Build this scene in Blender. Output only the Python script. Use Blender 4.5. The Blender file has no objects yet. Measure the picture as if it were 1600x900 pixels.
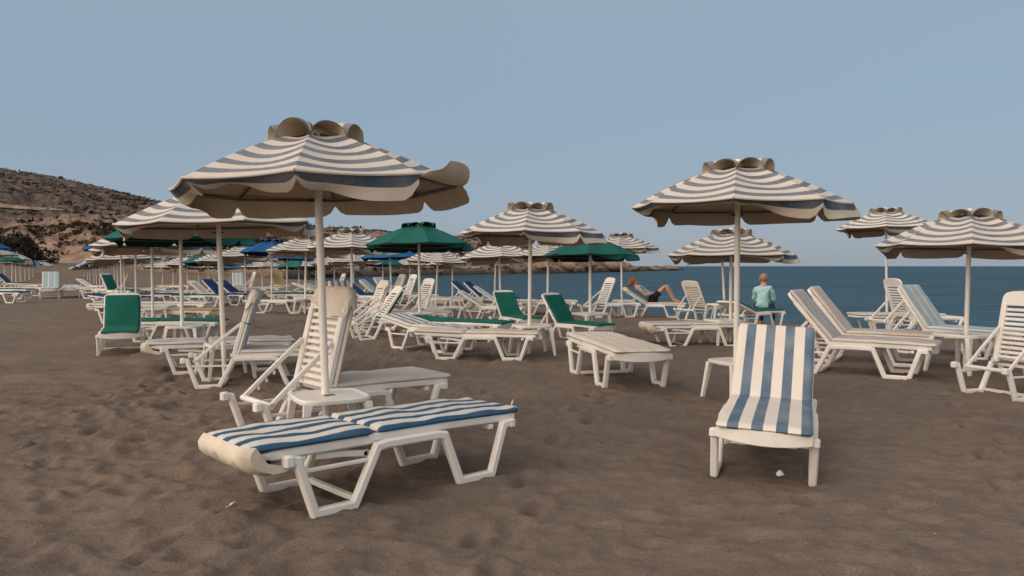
import bpy, math, random
import numpy as np
from mathutils import Vector, Matrix, Euler

random.seed(7)
S = bpy.context.scene
COL = S.collection
R = math.radians
F = 1256.0            # focal length in photo pixels (photo 1600 wide)
EYE = 1.38            # eye height over the sand
HORIZ = 416.0
PITCH = math.atan((450 - HORIZ) / F)
SEA = -0.45

# ------------------------------------------------------------------ helpers
def wx(px, d):
    return (px - 800.0) / F * d

def wz(py, d):
    v = (450 - py) / F
    t = d / (math.cos(PITCH) + v * math.sin(PITCH))
    return EYE + t * (-math.sin(PITCH) + v * math.cos(PITCH))

def tag(o, label=None, cat=None, group=None, kind=None):
    if label: o['label'] = label
    if cat: o['category'] = cat
    if group: o['group'] = group
    if kind: o['kind'] = kind
    return o

def empty(name, loc=(0, 0, 0), rz=0.0):
    o = bpy.data.objects.new(name, None)
    o.empty_display_size = 0.1
    o.location = loc
    o.rotation_euler = (0, 0, rz)
    COL.objects.link(o)
    return o

def link(name, me, parent=None):
    o = bpy.data.objects.new(name, me)
    COL.objects.link(o)
    if parent is not None: o.parent = parent
    return o

class MB:
    def __init__(s):
        s.v = []; s.f = []; s.m = []; s.uv = []; s.has_uv = False
    def add(s, verts, faces, mi=0, uvs=None):
        b = len(s.v)
        s.v.extend([tuple(p) for p in verts])
        for f in faces:
            s.f.append(tuple(i + b for i in f)); s.m.append(mi)
            if uvs is not None:
                s.uv.append([uvs[i] for i in f]); s.has_uv = True
            else:
                s.uv.append([(0, 0)] * len(f))
    def grid(s, P, mi=0, UV=None, flip=False, closed_u=False):
        """P[j][i] points"""
        nj, ni = len(P), len(P[0])
        verts = [p for row in P for p in row]
        uvs = [p for row in UV for p in row] if UV is not None else None
        faces = []
        for j in range(nj - 1):
            for i in range(ni if closed_u else ni - 1):
                i2 = (i + 1) % ni
                q = (j * ni + i, j * ni + i2, (j + 1) * ni + i2, (j + 1) * ni + i)
                faces.append(q[::-1] if flip else q)
        s.add(verts, faces, mi, uvs)
    def two_sided(s, P, UV, off, m0=0, m1=1, flip=False):
        A = np.array([[tuple(p) for p in r] for r in P])
        gi = np.gradient(A, axis=1); gj = np.gradient(A, axis=0)
        nn = np.cross(gi, gj); ln = np.linalg.norm(nn, axis=2, keepdims=True); ln[ln < 1e-9] = 1; nn = nn / ln
        if flip: nn = -nn
        s.grid(P, m0, UV, flip=flip)
        B = A - nn * off
        s.grid([[tuple(q) for q in r] for r in B], m1, UV, flip=not flip)
    def tube(s, pts, rad, n=10, mi=0, cap=True):
        pts = [Vector(p) for p in pts]
        if not hasattr(rad, '__len__'): rad = [rad] * len(pts)
        rings = []
        prev = None
        for k, p in enumerate(pts):
            a = pts[max(k - 1, 0)]; b = pts[min(k + 1, len(pts) - 1)]
            t = (b - a).normalized()
            if prev is None:
                ref = Vector((0, 0, 1)) if abs(t.z) < 0.9 else Vector((1, 0, 0))
                u = t.cross(ref).normalized()
            else:
                u = (prev - t * prev.dot(t)).normalized()
            prev = u
            w = t.cross(u)
            rings.append([p + (u * math.cos(2 * math.pi * i / n) + w * math.sin(2 * math.pi * i / n)) * rad[k] for i in range(n)])
        b = len(s.v)
        s.grid(rings, mi, closed_u=True)
        if cap:
            s.f.append(tuple(b + i for i in range(n))[::-1]); s.m.append(mi); s.uv.append([(0, 0)] * n)
            e = b + (len(pts) - 1) * n
            s.f.append(tuple(e + i for i in range(n))); s.m.append(mi); s.uv.append([(0, 0)] * n)
    def sweep(s, path, w, h, y, mi=0, c=0.008):
        """path in the xz plane [(x,z)], rectangular bar: h in plane, w across y, chamfered, mitred"""
        n = len(path)
        P = [Vector((p[0], p[1])) for p in path]
        sec = [(-h/2+c, -w/2), (h/2-c, -w/2), (h/2, -w/2+c), (h/2, w/2-c), (h/2-c, w/2), (-h/2+c, w/2), (-h/2, w/2-c), (-h/2, -w/2+c)]
        rings = []
        for k in range(n):
            d0 = (P[k] - P[k-1]).normalized() if k > 0 else (P[1] - P[0]).normalized()
            d1 = (P[k+1] - P[k]).normalized() if k < n - 1 else d0
            t = (d0 + d1).normalized()
            nr = Vector((-t.y, t.x))
            cosh = max(0.45, nr.dot(Vector((-d0.y, d0.x))))
            rings.append([(P[k].x + nr.x * a / cosh, y + b, P[k].y + nr.y * a / cosh) for a, b in sec])
        b0 = len(s.v)
        s.grid(rings, mi, closed_u=True, flip=True)
        s.f.append(tuple(b0 + i for i in range(8))); s.m.append(mi); s.uv.append([(0, 0)] * 8)
        e = b0 + (n - 1) * 8
        s.f.append(tuple(e + i for i in range(8))[::-1]); s.m.append(mi); s.uv.append([(0, 0)] * 8)
    def box(s, lo, hi, mi=0, c=0.004, mat=None):
        x0, y0, z0 = lo; x1, y1, z1 = hi
        c = min(c, (x1-x0)*.3, (y1-y0)*.3, (z1-z0)*.3)
        secs = []
        for z, ins in ((z0, c), (z0 + c, 0), (z1 - c, 0), (z1, c)):
            a0, a1, b0, b1 = x0 + ins, x1 - ins, y0 + ins, y1 - ins
            k = c
            secs.append([(a0+k, b0, z), (a1-k, b0, z), (a1, b0+k, z), (a1, b1-k, z), (a1-k, b1, z), (a0+k, b1, z), (a0, b1-k, z), (a0, b0+k, z)])
        if mat is not None:
            secs = [[tuple(mat @ Vector(p)) for p in r] for r in secs]
        b0 = len(s.v)
        s.grid(secs, mi, closed_u=True)
        s.f.append(tuple(b0 + i for i in range(8))[::-1]); s.m.append(mi); s.uv.append([(0, 0)] * 8)
        s.f.append(tuple(b0 + 24 + i for i in range(8))); s.m.append(mi); s.uv.append([(0, 0)] * 8)
    def mesh(s, name, mats, smooth=35):
        me = bpy.data.meshes.new(name)
        me.from_pydata(s.v, [], s.f)
        if not isinstance(mats, (list, tuple)): mats = [mats]
        for m in mats: me.materials.append(m)
        me.polygons.foreach_set('material_index', s.m)
        if s.has_uv:
            l = me.uv_layers.new(name='UVMap')
            flat = [c for f in s.uv for p in f for c in p]
            l.data.foreach_set('uv', flat)
        if smooth:
            me.polygons.foreach_set('use_smooth', [True] * len(me.polygons))
            me.update()
            if smooth < 179: me.set_sharp_from_angle(angle=R(smooth))
        me.update()
        return me
    def build(s, name, mats, parent=None, smooth=35):
        return link(name, s.mesh(name, mats, smooth), parent)

# numpy value noise -------------------------------------------------
def _hash(ix, iy, seed):
    h = (ix.astype(np.int64) * 374761393 + iy.astype(np.int64) * 668265263 + seed * 1274126177) & 0xFFFFFFFF
    h = ((h ^ (h >> 13)) * 1274126177) & 0xFFFFFFFF
    h = h ^ (h >> 16)
    return (h & 0xFFFFFF).astype(np.float64) / 0xFFFFFF * 2 - 1

def vnoise(x, y, seed=0):
    x = np.asarray(x, float); y = np.asarray(y, float)
    ix = np.floor(x); iy = np.floor(y)
    fx = x - ix; fy = y - iy
    fx = fx * fx * fx * (fx * (fx * 6 - 15) + 10); fy = fy * fy * fy * (fy * (fy * 6 - 15) + 10)
    a = _hash(ix, iy, seed); b = _hash(ix + 1, iy, seed); c = _hash(ix, iy + 1, seed); d = _hash(ix + 1, iy + 1, seed)
    return (a * (1 - fx) + b * fx) * (1 - fy) + (c * (1 - fx) + d * fx) * fy

def fbm(x, y, seed=0, oct=4, gain=0.5):
    t = 0; a = 1.0
    for o in range(oct):
        t = t + a * vnoise(x * 2 ** o + 17.3 * o, y * 2 ** o - 9.1 * o, seed + o)
        a *= gain
    return t

def sstep(a, b, x):
    t = np.clip((np.asarray(x, float) - a) / (b - a), 0, 1)
    return t * t * (3 - 2 * t)

# ------------------------------------------------------------------ materials
def newmat(name):
    m = bpy.data.materials.new(name); m.use_nodes = True
    nt = m.node_tree
    b = nt.nodes['Principled BSDF']
    return m, nt, b

def N(nt, kind, **kw):
    n = nt.nodes.new(kind)
    for k, v in kw.items(): setattr(n, k, v)
    return n

def noise(nt, scale, detail=4, rough=0.55, coord='Object', vec=None):
    n = N(nt, 'ShaderNodeTexNoise')
    n.inputs['Scale'].default_value = scale; n.inputs['Detail'].default_value = detail; n.inputs['Roughness'].default_value = rough
    if vec is None:
        tc = N(nt, 'ShaderNodeTexCoord'); vec = tc.outputs[coord]
    nt.links.new(vec, n.inputs['Vector'])
    return n

def ramp(nt, fac, stops):
    r = N(nt, 'ShaderNodeValToRGB')
    e = r.color_ramp.elements
    while len(e) < len(stops): e.new(0.5)
    for i, (p, c) in enumerate(stops):
        e[i].position = p; e[i].color = (c[0], c[1], c[2], 1)
    nt.links.new(fac, r.inputs[0])
    return r

def bump(nt, h, strength, dist, b):
    bp = N(nt, 'ShaderNodeBump'); bp.inputs['Strength'].default_value = strength; bp.inputs['Distance'].default_value = dist
    nt.links.new(h, bp.inputs['Height']); nt.links.new(bp.outputs[0], b.inputs['Normal'])
    return bp

def mixc(nt, fac, a, b, mode='MIX'):
    m = N(nt, 'ShaderNodeMix', data_type='RGBA', blend_type=mode)
    if isinstance(fac, (int, float)): m.inputs[0].default_value = fac
    else: nt.links.new(fac, m.inputs[0])
    for sock, v in ((m.inputs[6], a), (m.inputs[7], b)):
        if isinstance(v, (tuple, list)): sock.default_value = (v[0], v[1], v[2], 1)
        else: nt.links.new(v, sock)
    return m.outputs[2]

def mathn(nt, op, a, b=0.0):
    m = N(nt, 'ShaderNodeMath', operation=op)
    for i, v in enumerate((a, b)):
        if isinstance(v, (int, float)): m.inputs[i].default_value = v
        else: nt.links.new(v, m.inputs[i])
    return m.outputs[0]

def obj_random(nt):
    return N(nt, 'ShaderNodeObjectInfo').outputs['Random']

def mat_plain(name, col, dirt=None, rough=0.6, dscale=6, damt=0.5, spec=0.3, bmp=0.0, bscale=40, vary=0.0):
    m, nt, b = newmat(name)
    b.inputs['Roughness'].default_value = rough
    b.inputs['Specular IOR Level'].default_value = spec
    dirt = dirt or tuple(c * 0.7 for c in col)
    n = noise(nt, dscale, 5, 0.65)
    r = ramp(nt, n.outputs[0], [(0.38, (0, 0, 0)), (0.72, (1, 1, 1))])
    f = mathn(nt, 'MULTIPLY', r.outputs[0], damt)
    c = mixc(nt, f, col, dirt)
    if vary:
        rr = obj_random(nt)
        k = mathn(nt, 'ADD', mathn(nt, 'MULTIPLY', rr, vary), 1 - vary)
        hs = N(nt, 'ShaderNodeHueSaturation'); nt.links.new(c, hs.inputs['Color']); nt.links.new(k, hs.inputs['Value'])
        c = hs.outputs[0]
    nt.links.new(c, b.inputs['Base Color'])
    if bmp:
        n2 = noise(nt, bscale, 4, 0.6)
        bump(nt, n2.outputs[0], bmp, 0.01, b)
    return m

def mat_stripe(name, light, dark, period, axis='Y', phase=0.0, duty=0.5, rough=0.85, wash=0.25, bmp=0.25, soft=0.02, wrinkle=7.0, vary=0.0):
    """woven cloth with stripes along one UV axis (UV in metres)"""
    m, nt, b = newmat(name)
    b.inputs['Roughness'].default_value = rough; b.inputs['Specular IOR Level'].default_value = 0.15
    uv = N(nt, 'ShaderNodeUVMap'); uv.uv_map = 'UVMap'
    sp = N(nt, 'ShaderNodeSeparateXYZ'); nt.links.new(uv.outputs[0], sp.inputs[0])
    v = sp.outputs[axis]
    q = mathn(nt, 'FRACT', mathn(nt, 'ADD', mathn(nt, 'DIVIDE', v, period), phase + 40.0))
    # smooth pulse: dark where q > 1-duty
    a = N(nt, 'ShaderNodeMapRange', interpolation_type='SMOOTHSTEP')
    a.inputs['From Min'].default_value = 1 - duty - soft; a.inputs['From Max'].default_value = 1 - duty + soft
    nt.links.new(q, a.inputs['Value'])
    e = N(nt, 'ShaderNodeMapRange', interpolation_type='SMOOTHSTEP')
    e.inputs['From Min'].default_value = 1 - 2 * soft; e.inputs['From Max'].default_value = 1.0
    nt.links.new(q, e.inputs['Value'])
    st = mathn(nt, 'SUBTRACT', a.outputs[0], e.outputs[0])
    n = noise(nt, 3.2, 5, 0.6)
    fade = ramp(nt, n.outputs[0], [(0.35, (0, 0, 0)), (0.75, (1, 1, 1))])
    d2 = mixc(nt, mathn(nt, 'MULTIPLY', fade.outputs[0], wash), dark, light)
    l2 = mixc(nt, mathn(nt, 'MULTIPLY', fade.outputs[0], 0.3), light, tuple(c * k for c, k in zip(light, (0.72, 0.68, 0.6))))
    c = mixc(nt, st, l2, d2)
    if vary:
        k = mathn(nt, 'ADD', mathn(nt, 'MULTIPLY', obj_random(nt), vary), 1 - vary)
        hs = N(nt, 'ShaderNodeHueSaturation'); nt.links.new(c, hs.inputs['Color']); nt.links.new(k, hs.inputs['Value']); c = hs.outputs[0]
    nt.links.new(c, b.inputs['Base Color'])
    if bmp:
        n2 = noise(nt, wrinkle, 4, 0.6)
        bump(nt, n2.outputs[0], bmp, 0.03, b)
    return m

CREAM = (0.66, 0.58, 0.48)
M = {}
M['plastic'] = mat_plain('white_plastic', (0.84, 0.805, 0.75), (0.61, 0.55, 0.475), 0.42, 5, 0.45, 0.35, vary=0.12)
M['pole'] = mat_plain('pole_paint', (0.81, 0.765, 0.69), (0.58, 0.51, 0.43), 0.4, 7, 0.45, 0.35)
M['canvas'] = mat_stripe('striped_canvas', (0.64, 0.585, 0.52), (0.135, 0.155, 0.190), 0.168, 'Y', wash=0.26, bmp=0.5, wrinkle=4.5, vary=0.15)
M['flounce'] = mat_stripe('valance_canvas', (0.60, 0.53, 0.44), (0.050, 0.078, 0.108), 0.165, 'Y', wash=0.25, bmp=0.3, vary=0.15)  # less faded cloth, its dark bands also deepened with painted-in shade
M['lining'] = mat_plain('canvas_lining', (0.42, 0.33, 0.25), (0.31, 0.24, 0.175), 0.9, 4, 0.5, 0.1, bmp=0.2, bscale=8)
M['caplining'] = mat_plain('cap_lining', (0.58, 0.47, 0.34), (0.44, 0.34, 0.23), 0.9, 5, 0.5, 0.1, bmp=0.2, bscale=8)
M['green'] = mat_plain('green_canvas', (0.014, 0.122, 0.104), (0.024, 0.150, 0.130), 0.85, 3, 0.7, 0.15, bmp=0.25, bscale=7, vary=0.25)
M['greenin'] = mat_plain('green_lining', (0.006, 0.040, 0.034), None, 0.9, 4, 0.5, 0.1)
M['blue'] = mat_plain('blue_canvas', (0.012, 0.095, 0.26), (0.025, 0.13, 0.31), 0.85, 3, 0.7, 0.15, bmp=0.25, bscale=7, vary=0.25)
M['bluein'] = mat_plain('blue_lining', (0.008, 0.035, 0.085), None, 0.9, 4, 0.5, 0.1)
M['rib'] = mat_plain('rib_metal', (0.14, 0.12, 0.10), None, 0.5, 9, 0.5, 0.4)
M['dark'] = mat_plain('dark_strap', (0.02, 0.02, 0.022), None, 0.7)
M['c_deep'] = mat_stripe('deep_blue_striped_cushion', (0.66, 0.61, 0.54), (0.028, 0.098, 0.185), 0.145, 'X', 0.85, 0.48, wash=0.08, bmp=0.35, soft=0.025, wrinkle=9)
M['c_blue'] = mat_stripe('blue_striped_cushion', (0.72, 0.66, 0.58), (0.085, 0.140, 0.205), 0.146, 'X', 0.0, 0.50, wash=0.22, bmp=0.22, soft=0.02)
M['c_grey'] = mat_stripe('grey_striped_cushion', (0.62, 0.59, 0.55), (0.15, 0.17, 0.21), 0.16, 'X', 0.1, 0.46, wash=0.2, bmp=0.3)
M['c_faded'] = mat_stripe('faded_striped_cushion', (0.61, 0.57, 0.51), (0.21, 0.235, 0.275), 0.13, 'X', 0.2, 0.45, wash=0.40, bmp=0.4, soft=0.04)
M['c_pale'] = mat_stripe('pale_aqua_cushion', (0.62, 0.64, 0.62), (0.36, 0.43, 0.43), 0.20, 'X', 0.0, 0.82, wash=0.25, bmp=0.25)
M['c_cream'] = mat_stripe('cream_cushion', (0.62, 0.55, 0.47), (0.50, 0.45, 0.40), 0.15, 'X', 0.1, 0.40, wash=0.7, bmp=0.45, soft=0.12)
M['c_green'] = mat_plain('green_cushion', (0.006, 0.110, 0.078), (0.016, 0.135, 0.10), 0.8, 3, 0.7, 0.2, bmp=0.35, bscale=9)
M['c_navy'] = mat_plain('blue_cushion', (0.012, 0.046, 0.135), (0.02, 0.062, 0.165), 0.8, 3, 0.7, 0.2, bmp=0.35, bscale=9)
M['c_yellow'] = mat_plain('yellow_cushion', (0.56, 0.40, 0.15), (0.52, 0.42, 0.24), 0.85, 4, 0.7, 0.15, bmp=0.35, bscale=9)
M['hood'] = mat_plain('cream_cloth', (0.68, 0.60, 0.50), (0.50, 0.425, 0.33), 0.9, 5, 0.6, 0.1, bmp=0.6, bscale=9)
M['skin'] = mat_plain('skin', (0.50, 0.27, 0.19), (0.46, 0.23, 0.16), 0.5, 9, 0.4, 0.3)
M['hair_red'] = mat_plain('auburn_hair', (0.19, 0.065, 0.030), (0.30, 0.12, 0.06), 0.6, 30, 0.8, 0.3, bmp=0.8, bscale=60)
M['hair_fair'] = mat_plain('fair_hair', (0.36, 0.23, 0.14), (0.22, 0.12, 0.07), 0.6, 30, 0.8, 0.3, bmp=0.8, bscale=60)
M['grey_shirt'] = mat_plain('grey_cotton', (0.36, 0.33, 0.33), None, 0.9, 12, 0.4, 0.1, bmp=0.6, bscale=14)
M['aqua_shirt'] = mat_plain('aqua_cotton', (0.35, 0.57, 0.56), (0.29, 0.50, 0.49), 0.9, 12, 0.6, 0.1, bmp=0.6, bscale=14)
M['black_cloth'] = mat_plain('black_cotton', (0.015, 0.014, 0.018), None, 0.9)
M['dark_trousers'] = mat_plain('dark_trousers', (0.05, 0.055, 0.07), None, 0.9)

# ------------------------------------------------------------------ ground height
WATER = [(400.0, -120.0), (60.0, 3.0), (30.0, 15.0), (13.4, 21.0), (11.7, 22.4), (8.9, 25.6), (6.2, 28.5), (3.8, 33.5), (0.6, 37.0), (-4.1, 47.0),
         (-11.8, 74.0), (-19.8, 92.0), (-30.4, 109.0), (-37.0, 126.0), (-42.0, 180.0), (-42.0, 900.0)]

def shore_dist(x, y):
    """signed distance to the water line, positive on land"""
    x = np.asarray(x, float); y = np.asarray(y, float)
    best = np.full(np.broadcast(x, y).shape, 1e9); sgn = np.ones_like(best)
    for (ax, ay), (bx, by) in zip(WATER[:-1], WATER[1:]):
        dx, dy = bx - ax, by - ay
        t = np.clip(((x - ax) * dx + (y - ay) * dy) / (dx * dx + dy * dy), 0, 1)
        qx, qy = ax + t * dx, ay + t * dy
        d = np.hypot(x - qx, y - qy)
        cr = dx * (y - ay) - dy * (x - ax)      # >0: left of the walking direction = land
        up = d < best - 1e-9
        best = np.where(up, d, best); sgn = np.where(up, np.where(cr > 0, 1.0, -1.0), sgn)
    return best * sgn

def ground_macro(x, y):
    s = shore_dist(x, y)
    z = np.where(s > 0, SEA + (-SEA) * sstep(-1.5, 7.5, s) , SEA + 0.10 * s)
    z = np.where(s > 0, z, SEA + (-SEA) * sstep(-1.5, 7.5, s) + 0.12 * s)
    z = z + 0.10 * vnoise(np.asarray(x) * 0.11 + 5, np.asarray(y) * 0.11, 3) * sstep(5, 14, s) * sstep(11, 22, np.hypot(x, y))
    rise = sstep(55, 130, y) * sstep(-44, -72, x) * 1.9
    return z + rise

def gz(x, y):
    return float(ground_macro(np.array([x]), np.array([y]))[0])

# ------------------------------------------------------------------ parasol meshes
def rib_pt(k, t, rad, r0, hc, bow=0.06):
    a = k * math.pi / 4
    r = rad + (r0 - rad) * t
    z = hc * (t + bow * math.sin(math.pi * t) * 1.0)
    return Vector((r * math.cos(a), r * math.sin(a), z))

def canopy_mesh(name, seed, outer, inner, rad=1.1, r0=0.30, hc=0.36, sag=0.036):
    rnd = random.Random(seed)
    mb = MB()
    nu, nv = 8, 12
    slant = math.hypot(rad - r0, hc)
    ph = [rnd.uniform(0, 6.28) for _ in range(8)]
    for side in (0, 1):
        off = Vector((0, 0, -0.007 * side))
        for k in range(8):
            P = []; UV = []
            for j in range(nv + 1):
                t = j / nv
                a = rib_pt(k, t, rad, r0, hc); b = rib_pt(k + 1, t, rad, r0, hc)
                row = []; uvr = []
                for i in range(nu + 1):
                    u = i / nu
                    p = a.lerp(b, u)
                    sg = 4 * u * (1 - u)
                    p.z -= sag * sg * (0.35 + math.sin(math.pi * min(1, t * 0.9 + 0.05)))
                    p.z += 0.006 * sg * math.sin(9 * t + 4 * u + ph[k])
                    row.append(p + off)
                    uvr.append((u, t * slant + 0.010 * math.sin(2.2 * u + ph[k])))
                P.append(row); UV.append(uvr)
            mb.grid(P, side, UV, flip=bool(side))
    # welted hem round the rim
    hem = [rib_pt(k / 6.0 // 1, 0, rad, r0, hc).lerp(rib_pt(k // 6 + 1, 0, rad, r0, hc), (k % 6) / 6.0) for k in range(48)]
    hem = []
    for k in range(8):
        a = rib_pt(k, 0, rad, r0, hc); b = rib_pt(k + 1, 0, rad, r0, hc)
        for i in range(6):
            u = i / 6.0
            p = a.lerp(b, u); p.z -= sag * 4 * u * (1 - u) * 0.5
            hem.append(p)
    hem.append(hem[0].copy())
    n0 = len(mb.v)
    mb.tube(hem, 0.011, 6, 0, cap=False)
    me = mb.mesh(name, [outer, inner], 30)
    return me

def cap_mesh(name, seed, outer, inner, rc=0.36, base=0.0, hgt=0.130, arch=0.92):
    """vent cap: eight fabric arches between the ribs"""
    rnd = random.Random(seed)
    mb = MB()
    nu, nv = 12, 6
    for k in range(8):
        a0 = k * math.pi / 4; a1 = a0 + math.pi / 4
        lean = rnd.uniform(-0.15, 0.15); hk = hgt * rnd.uniform(0.88, 1.10) * arch
        for side in (0, 1):
            P = []; UV = []
            for j in range(nv + 1):
                s = j / nv
                r = rc * (1 - s)
                zr = base + hgt * (s ** 0.8) * 0.92
                A = hk * (1 - s) ** 0.9
                row = []; uvr = []
                for i in range(nu + 1):
                    u = i / nu
                    pa = Vector((r * math.cos(a0), r * math.sin(a0), 0)); pb = Vector((r * math.cos(a1), r * math.sin(a1), 0))
                    p = pa.lerp(pb, u)
                    h = math.sqrt(max(0, 1 - (2 * u - 1) ** 2)) * (1 + lean * (u - 0.5))
                    bulge = 1 + 0.03 * h * (1 - s)
                    p.x *= bulge; p.y *= bulge
                    p.z = zr + A * h - (0.004 if side else 0)
                    row.append(p); uvr.append((u, s * 0.40 + 0.09))
                P.append(row); UV.append(uvr)
            mb.grid(P, side, UV, flip=bool(side))
    return mb.mesh(name, [outer, inner], 40)

def valance_mesh(name, seed, outer, inner, wind=(0.65, 0.60), length=0.185, rad=1.1, flap=1.0, lift=None):
    rnd = random.Random(seed)
    mb = MB()
    nu, nv = 18, 6
    w = Vector((-wind[1], wind[0], 0))     # the canopies are turned by about -90 degrees
    for k in range(8):
        a = rib_pt(k, 0, rad, 0.3, 0.36); b = rib_pt(k + 1, 0, rad, 0.3, 0.36)
        am = (k + 0.5) * math.pi / 4
        ph = rnd.uniform(0, 6.28); amp = rnd.uniform(0.6, 1.3) * flap
        P = []; UV = []
        for j in range(nv + 1):
            t = j / nv
            row = []; uvr = []
            for i in range(nu + 1):
                u = i / nu
                ang = math.pi / 4 * (k + u)
                out = Vector((math.cos(ang), math.sin(ang), 0))
                edge = 4 * u * (1 - u)
                p = a.lerp(b, u); p.z -= 0.014 * edge
                L = length * (0.42 + 0.58 * min(1.0, edge * 2.6) ** 0.55) * (1 + 0.05 * math.sin(5 * u + ph))
                wd = w.dot(out)
                phi = R(4) + wd * R(124 if lift is None else 84) * (0.72 + 0.28 * edge)
                if lift is not None and k == lift[0]:
                    phi += lift[1] * min(1.0, edge * 6) ** 0.5
                phi += 0.22 * amp * math.sin(6.3 * u + ph) * edge * t
                phi = max(R(-82), min(R(112) if lift is not None and k == lift[0] else R(36), phi))
                ph2 = phi * (0.80 + 0.20 * t)
                if lift is not None and k == lift[0]:
                    ph2 = phi * (0.42 + 0.75 * t); L = length * 1.12 * (0.12 + 0.88 * edge ** 0.55)
                q = p + (out * math.sin(ph2) - Vector((0, 0, 1)) * math.cos(ph2)) * (L * t)
                row.append(q); uvr.append((u, -t * 0.165 * 0.98))
            P.append(row); UV.append(uvr)
        mb.two_sided(P, UV, 0.005, flip=True)
    return mb.mesh(name, [outer, inner], 60)

def rib_mesh():
    mb = MB()
    mb.tube([(0.03, 0, 0.40), (0.30, 0, 0.335), (0.7, 0, 0.185), (1.075, 0, -0.018)], [0.011, 0.010, 0.009, 0.008], 6)
    return mb.mesh('rib', M['rib'])
def strut_mesh():
    mb = MB()
    mb.tube([(0.035, 0, 0.06), (0.55, 0, 0.23)], 0.007, 6)
    return mb.mesh('strut', M['pole'])
def hub_mesh():
    mb = MB()
    mb.tube([(0, 0, 0.30), (0, 0, 0.33), (0, 0, 0.42), (0, 0, 0.47)], [0.05, 0.06, 0.06, 0.035], 12)
    return mb.mesh('hub', M['pole'])
def collar_mesh():
    mb = MB()
    mb.tube([(0, 0, 0.03), (0, 0, 0.09)], 0.046, 12)
    return mb.mesh('collar', M['pole'])
def fold_shade_mesh():  # added dark ring standing in for the shadow line at the valance fold
    mb = MB()
    pts = [(1.045 * math.cos(k * math.pi / 4), 1.045 * math.sin(k * math.pi / 4), -0.022) for k in range(9)]
    for k in range(8): mb.tube([pts[k], pts[k + 1]], 0.013, 6)
    return mb.mesh('rim_fold_shade', M['rib'])
def pole_mesh():
    mb = MB()
    mb.tube([(0, 0, 0), (0, 0, 0.25), (0, 0, 0.5), (0, 0, 0.75), (0, 0, 1)], 0.029, 14)
    return mb.mesh('pole', M['pole'])
def pin_mesh():
    mb = MB(); mb.tube([(-0.075, 0, 0), (0.06, 0, 0)], 0.008, 6)
    return mb.mesh('pin', M['dark'])

RIB, STRUT, HUB, POLE, PIN, COLLAR, FOLD_SHADE = rib_mesh(), strut_mesh(), hub_mesh(), pole_mesh(), pin_mesh(), collar_mesh(), fold_shade_mesh()
CAN = {}
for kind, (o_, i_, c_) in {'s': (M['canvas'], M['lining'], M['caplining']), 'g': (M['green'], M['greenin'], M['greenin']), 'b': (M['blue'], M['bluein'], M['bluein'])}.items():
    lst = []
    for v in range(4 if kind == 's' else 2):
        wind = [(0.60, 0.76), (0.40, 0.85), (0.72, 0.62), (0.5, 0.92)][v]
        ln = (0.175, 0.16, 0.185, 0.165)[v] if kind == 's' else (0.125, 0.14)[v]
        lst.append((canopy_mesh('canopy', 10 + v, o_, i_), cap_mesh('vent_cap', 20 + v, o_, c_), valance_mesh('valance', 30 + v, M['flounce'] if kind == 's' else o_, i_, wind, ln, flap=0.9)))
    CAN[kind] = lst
# the near parasol: its valance lifted by the wind on the seaward side
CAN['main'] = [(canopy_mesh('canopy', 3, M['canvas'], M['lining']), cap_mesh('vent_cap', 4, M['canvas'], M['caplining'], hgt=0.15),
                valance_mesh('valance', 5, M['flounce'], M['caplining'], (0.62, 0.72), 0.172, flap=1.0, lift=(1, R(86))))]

def parasol(px, d, half, rim_y, kind, label, rot=0.0, tilt=(0, 0), var=0, group='striped beach parasols', detail=None, lean=0.0):
    """px: pole position at rim height, half: half width of the canopy in photo pixels"""
    x = wx(px, d)
    s = half * d / F / 1.085
    g = gz(x, d)
    rz = wz(rim_y, d) - g
    rot += 90 + math.degrees(math.atan2(-d, -x))
    if d > 15: tilt = (tilt[0] + random.uniform(-2, 2), tilt[1] + random.uniform(-2, 2))
    root = empty('beach_parasol', (x, d, g))
    tag(root, label, 'parasol', group)
    root.rotation_euler = (R(tilt[1]), R(tilt[0]), 0)
    # pole (world size kept: root itself is not scaled)
    p = link('pole', POLE, root); p.location = (0, 0, -0.25); p.scale = (1, 1, rz + 0.25 + 0.40 * s)
    can, cap, val = CAN[kind][var % len(CAN[kind])]
    def put(name, me, parent=root):
        o = link(name, me, parent)
        if parent is root:
            o.location = (0, 0, rz); o.scale = (s, s, s); o.rotation_euler = (0, 0, R(rot))
        return o
    cn = put('canopy', can)
    vc = link('vent_cap', cap, cn); vc.location = (0, 0, 0.325)
    link('valance', val, cn)
    det = detail if detail is not None else d < 26
    if det:
        put('hub', HUB); link('rim_fold_shade', FOLD_SHADE, cn)
        ribs = []
        for k in range(8):
            o = put('rib', RIB); o.rotation_euler = (0, 0, R(rot + 45 * k)); ribs.append(o)
        if d < 15:
            put('collar', COLLAR)
            for o in ribs: link('strut', STRUT, o)
            o = put('pin', PIN); o.location = (0, 0, rz - 0.10 * s); o.rotation_euler = (0, 0, R(10))
    if lean:
        root.rotation_euler[1] += R(lean)
    return root

# ------------------------------------------------------------------ sun lounger meshes
W2 = 0.325       # half width to the outer side frames
HX, HZ = 0.74, 0.365   # hinge
BL = 0.76        # back length
LEN = 1.84

def back_pt(s, y, n, th):
    """point on the backrest: s along from the hinge, n along the front normal"""
    return Vector((HX - s * math.cos(th) + n * math.sin(th), y, HZ + s * math.sin(th) + n * math.cos(th)))

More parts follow.
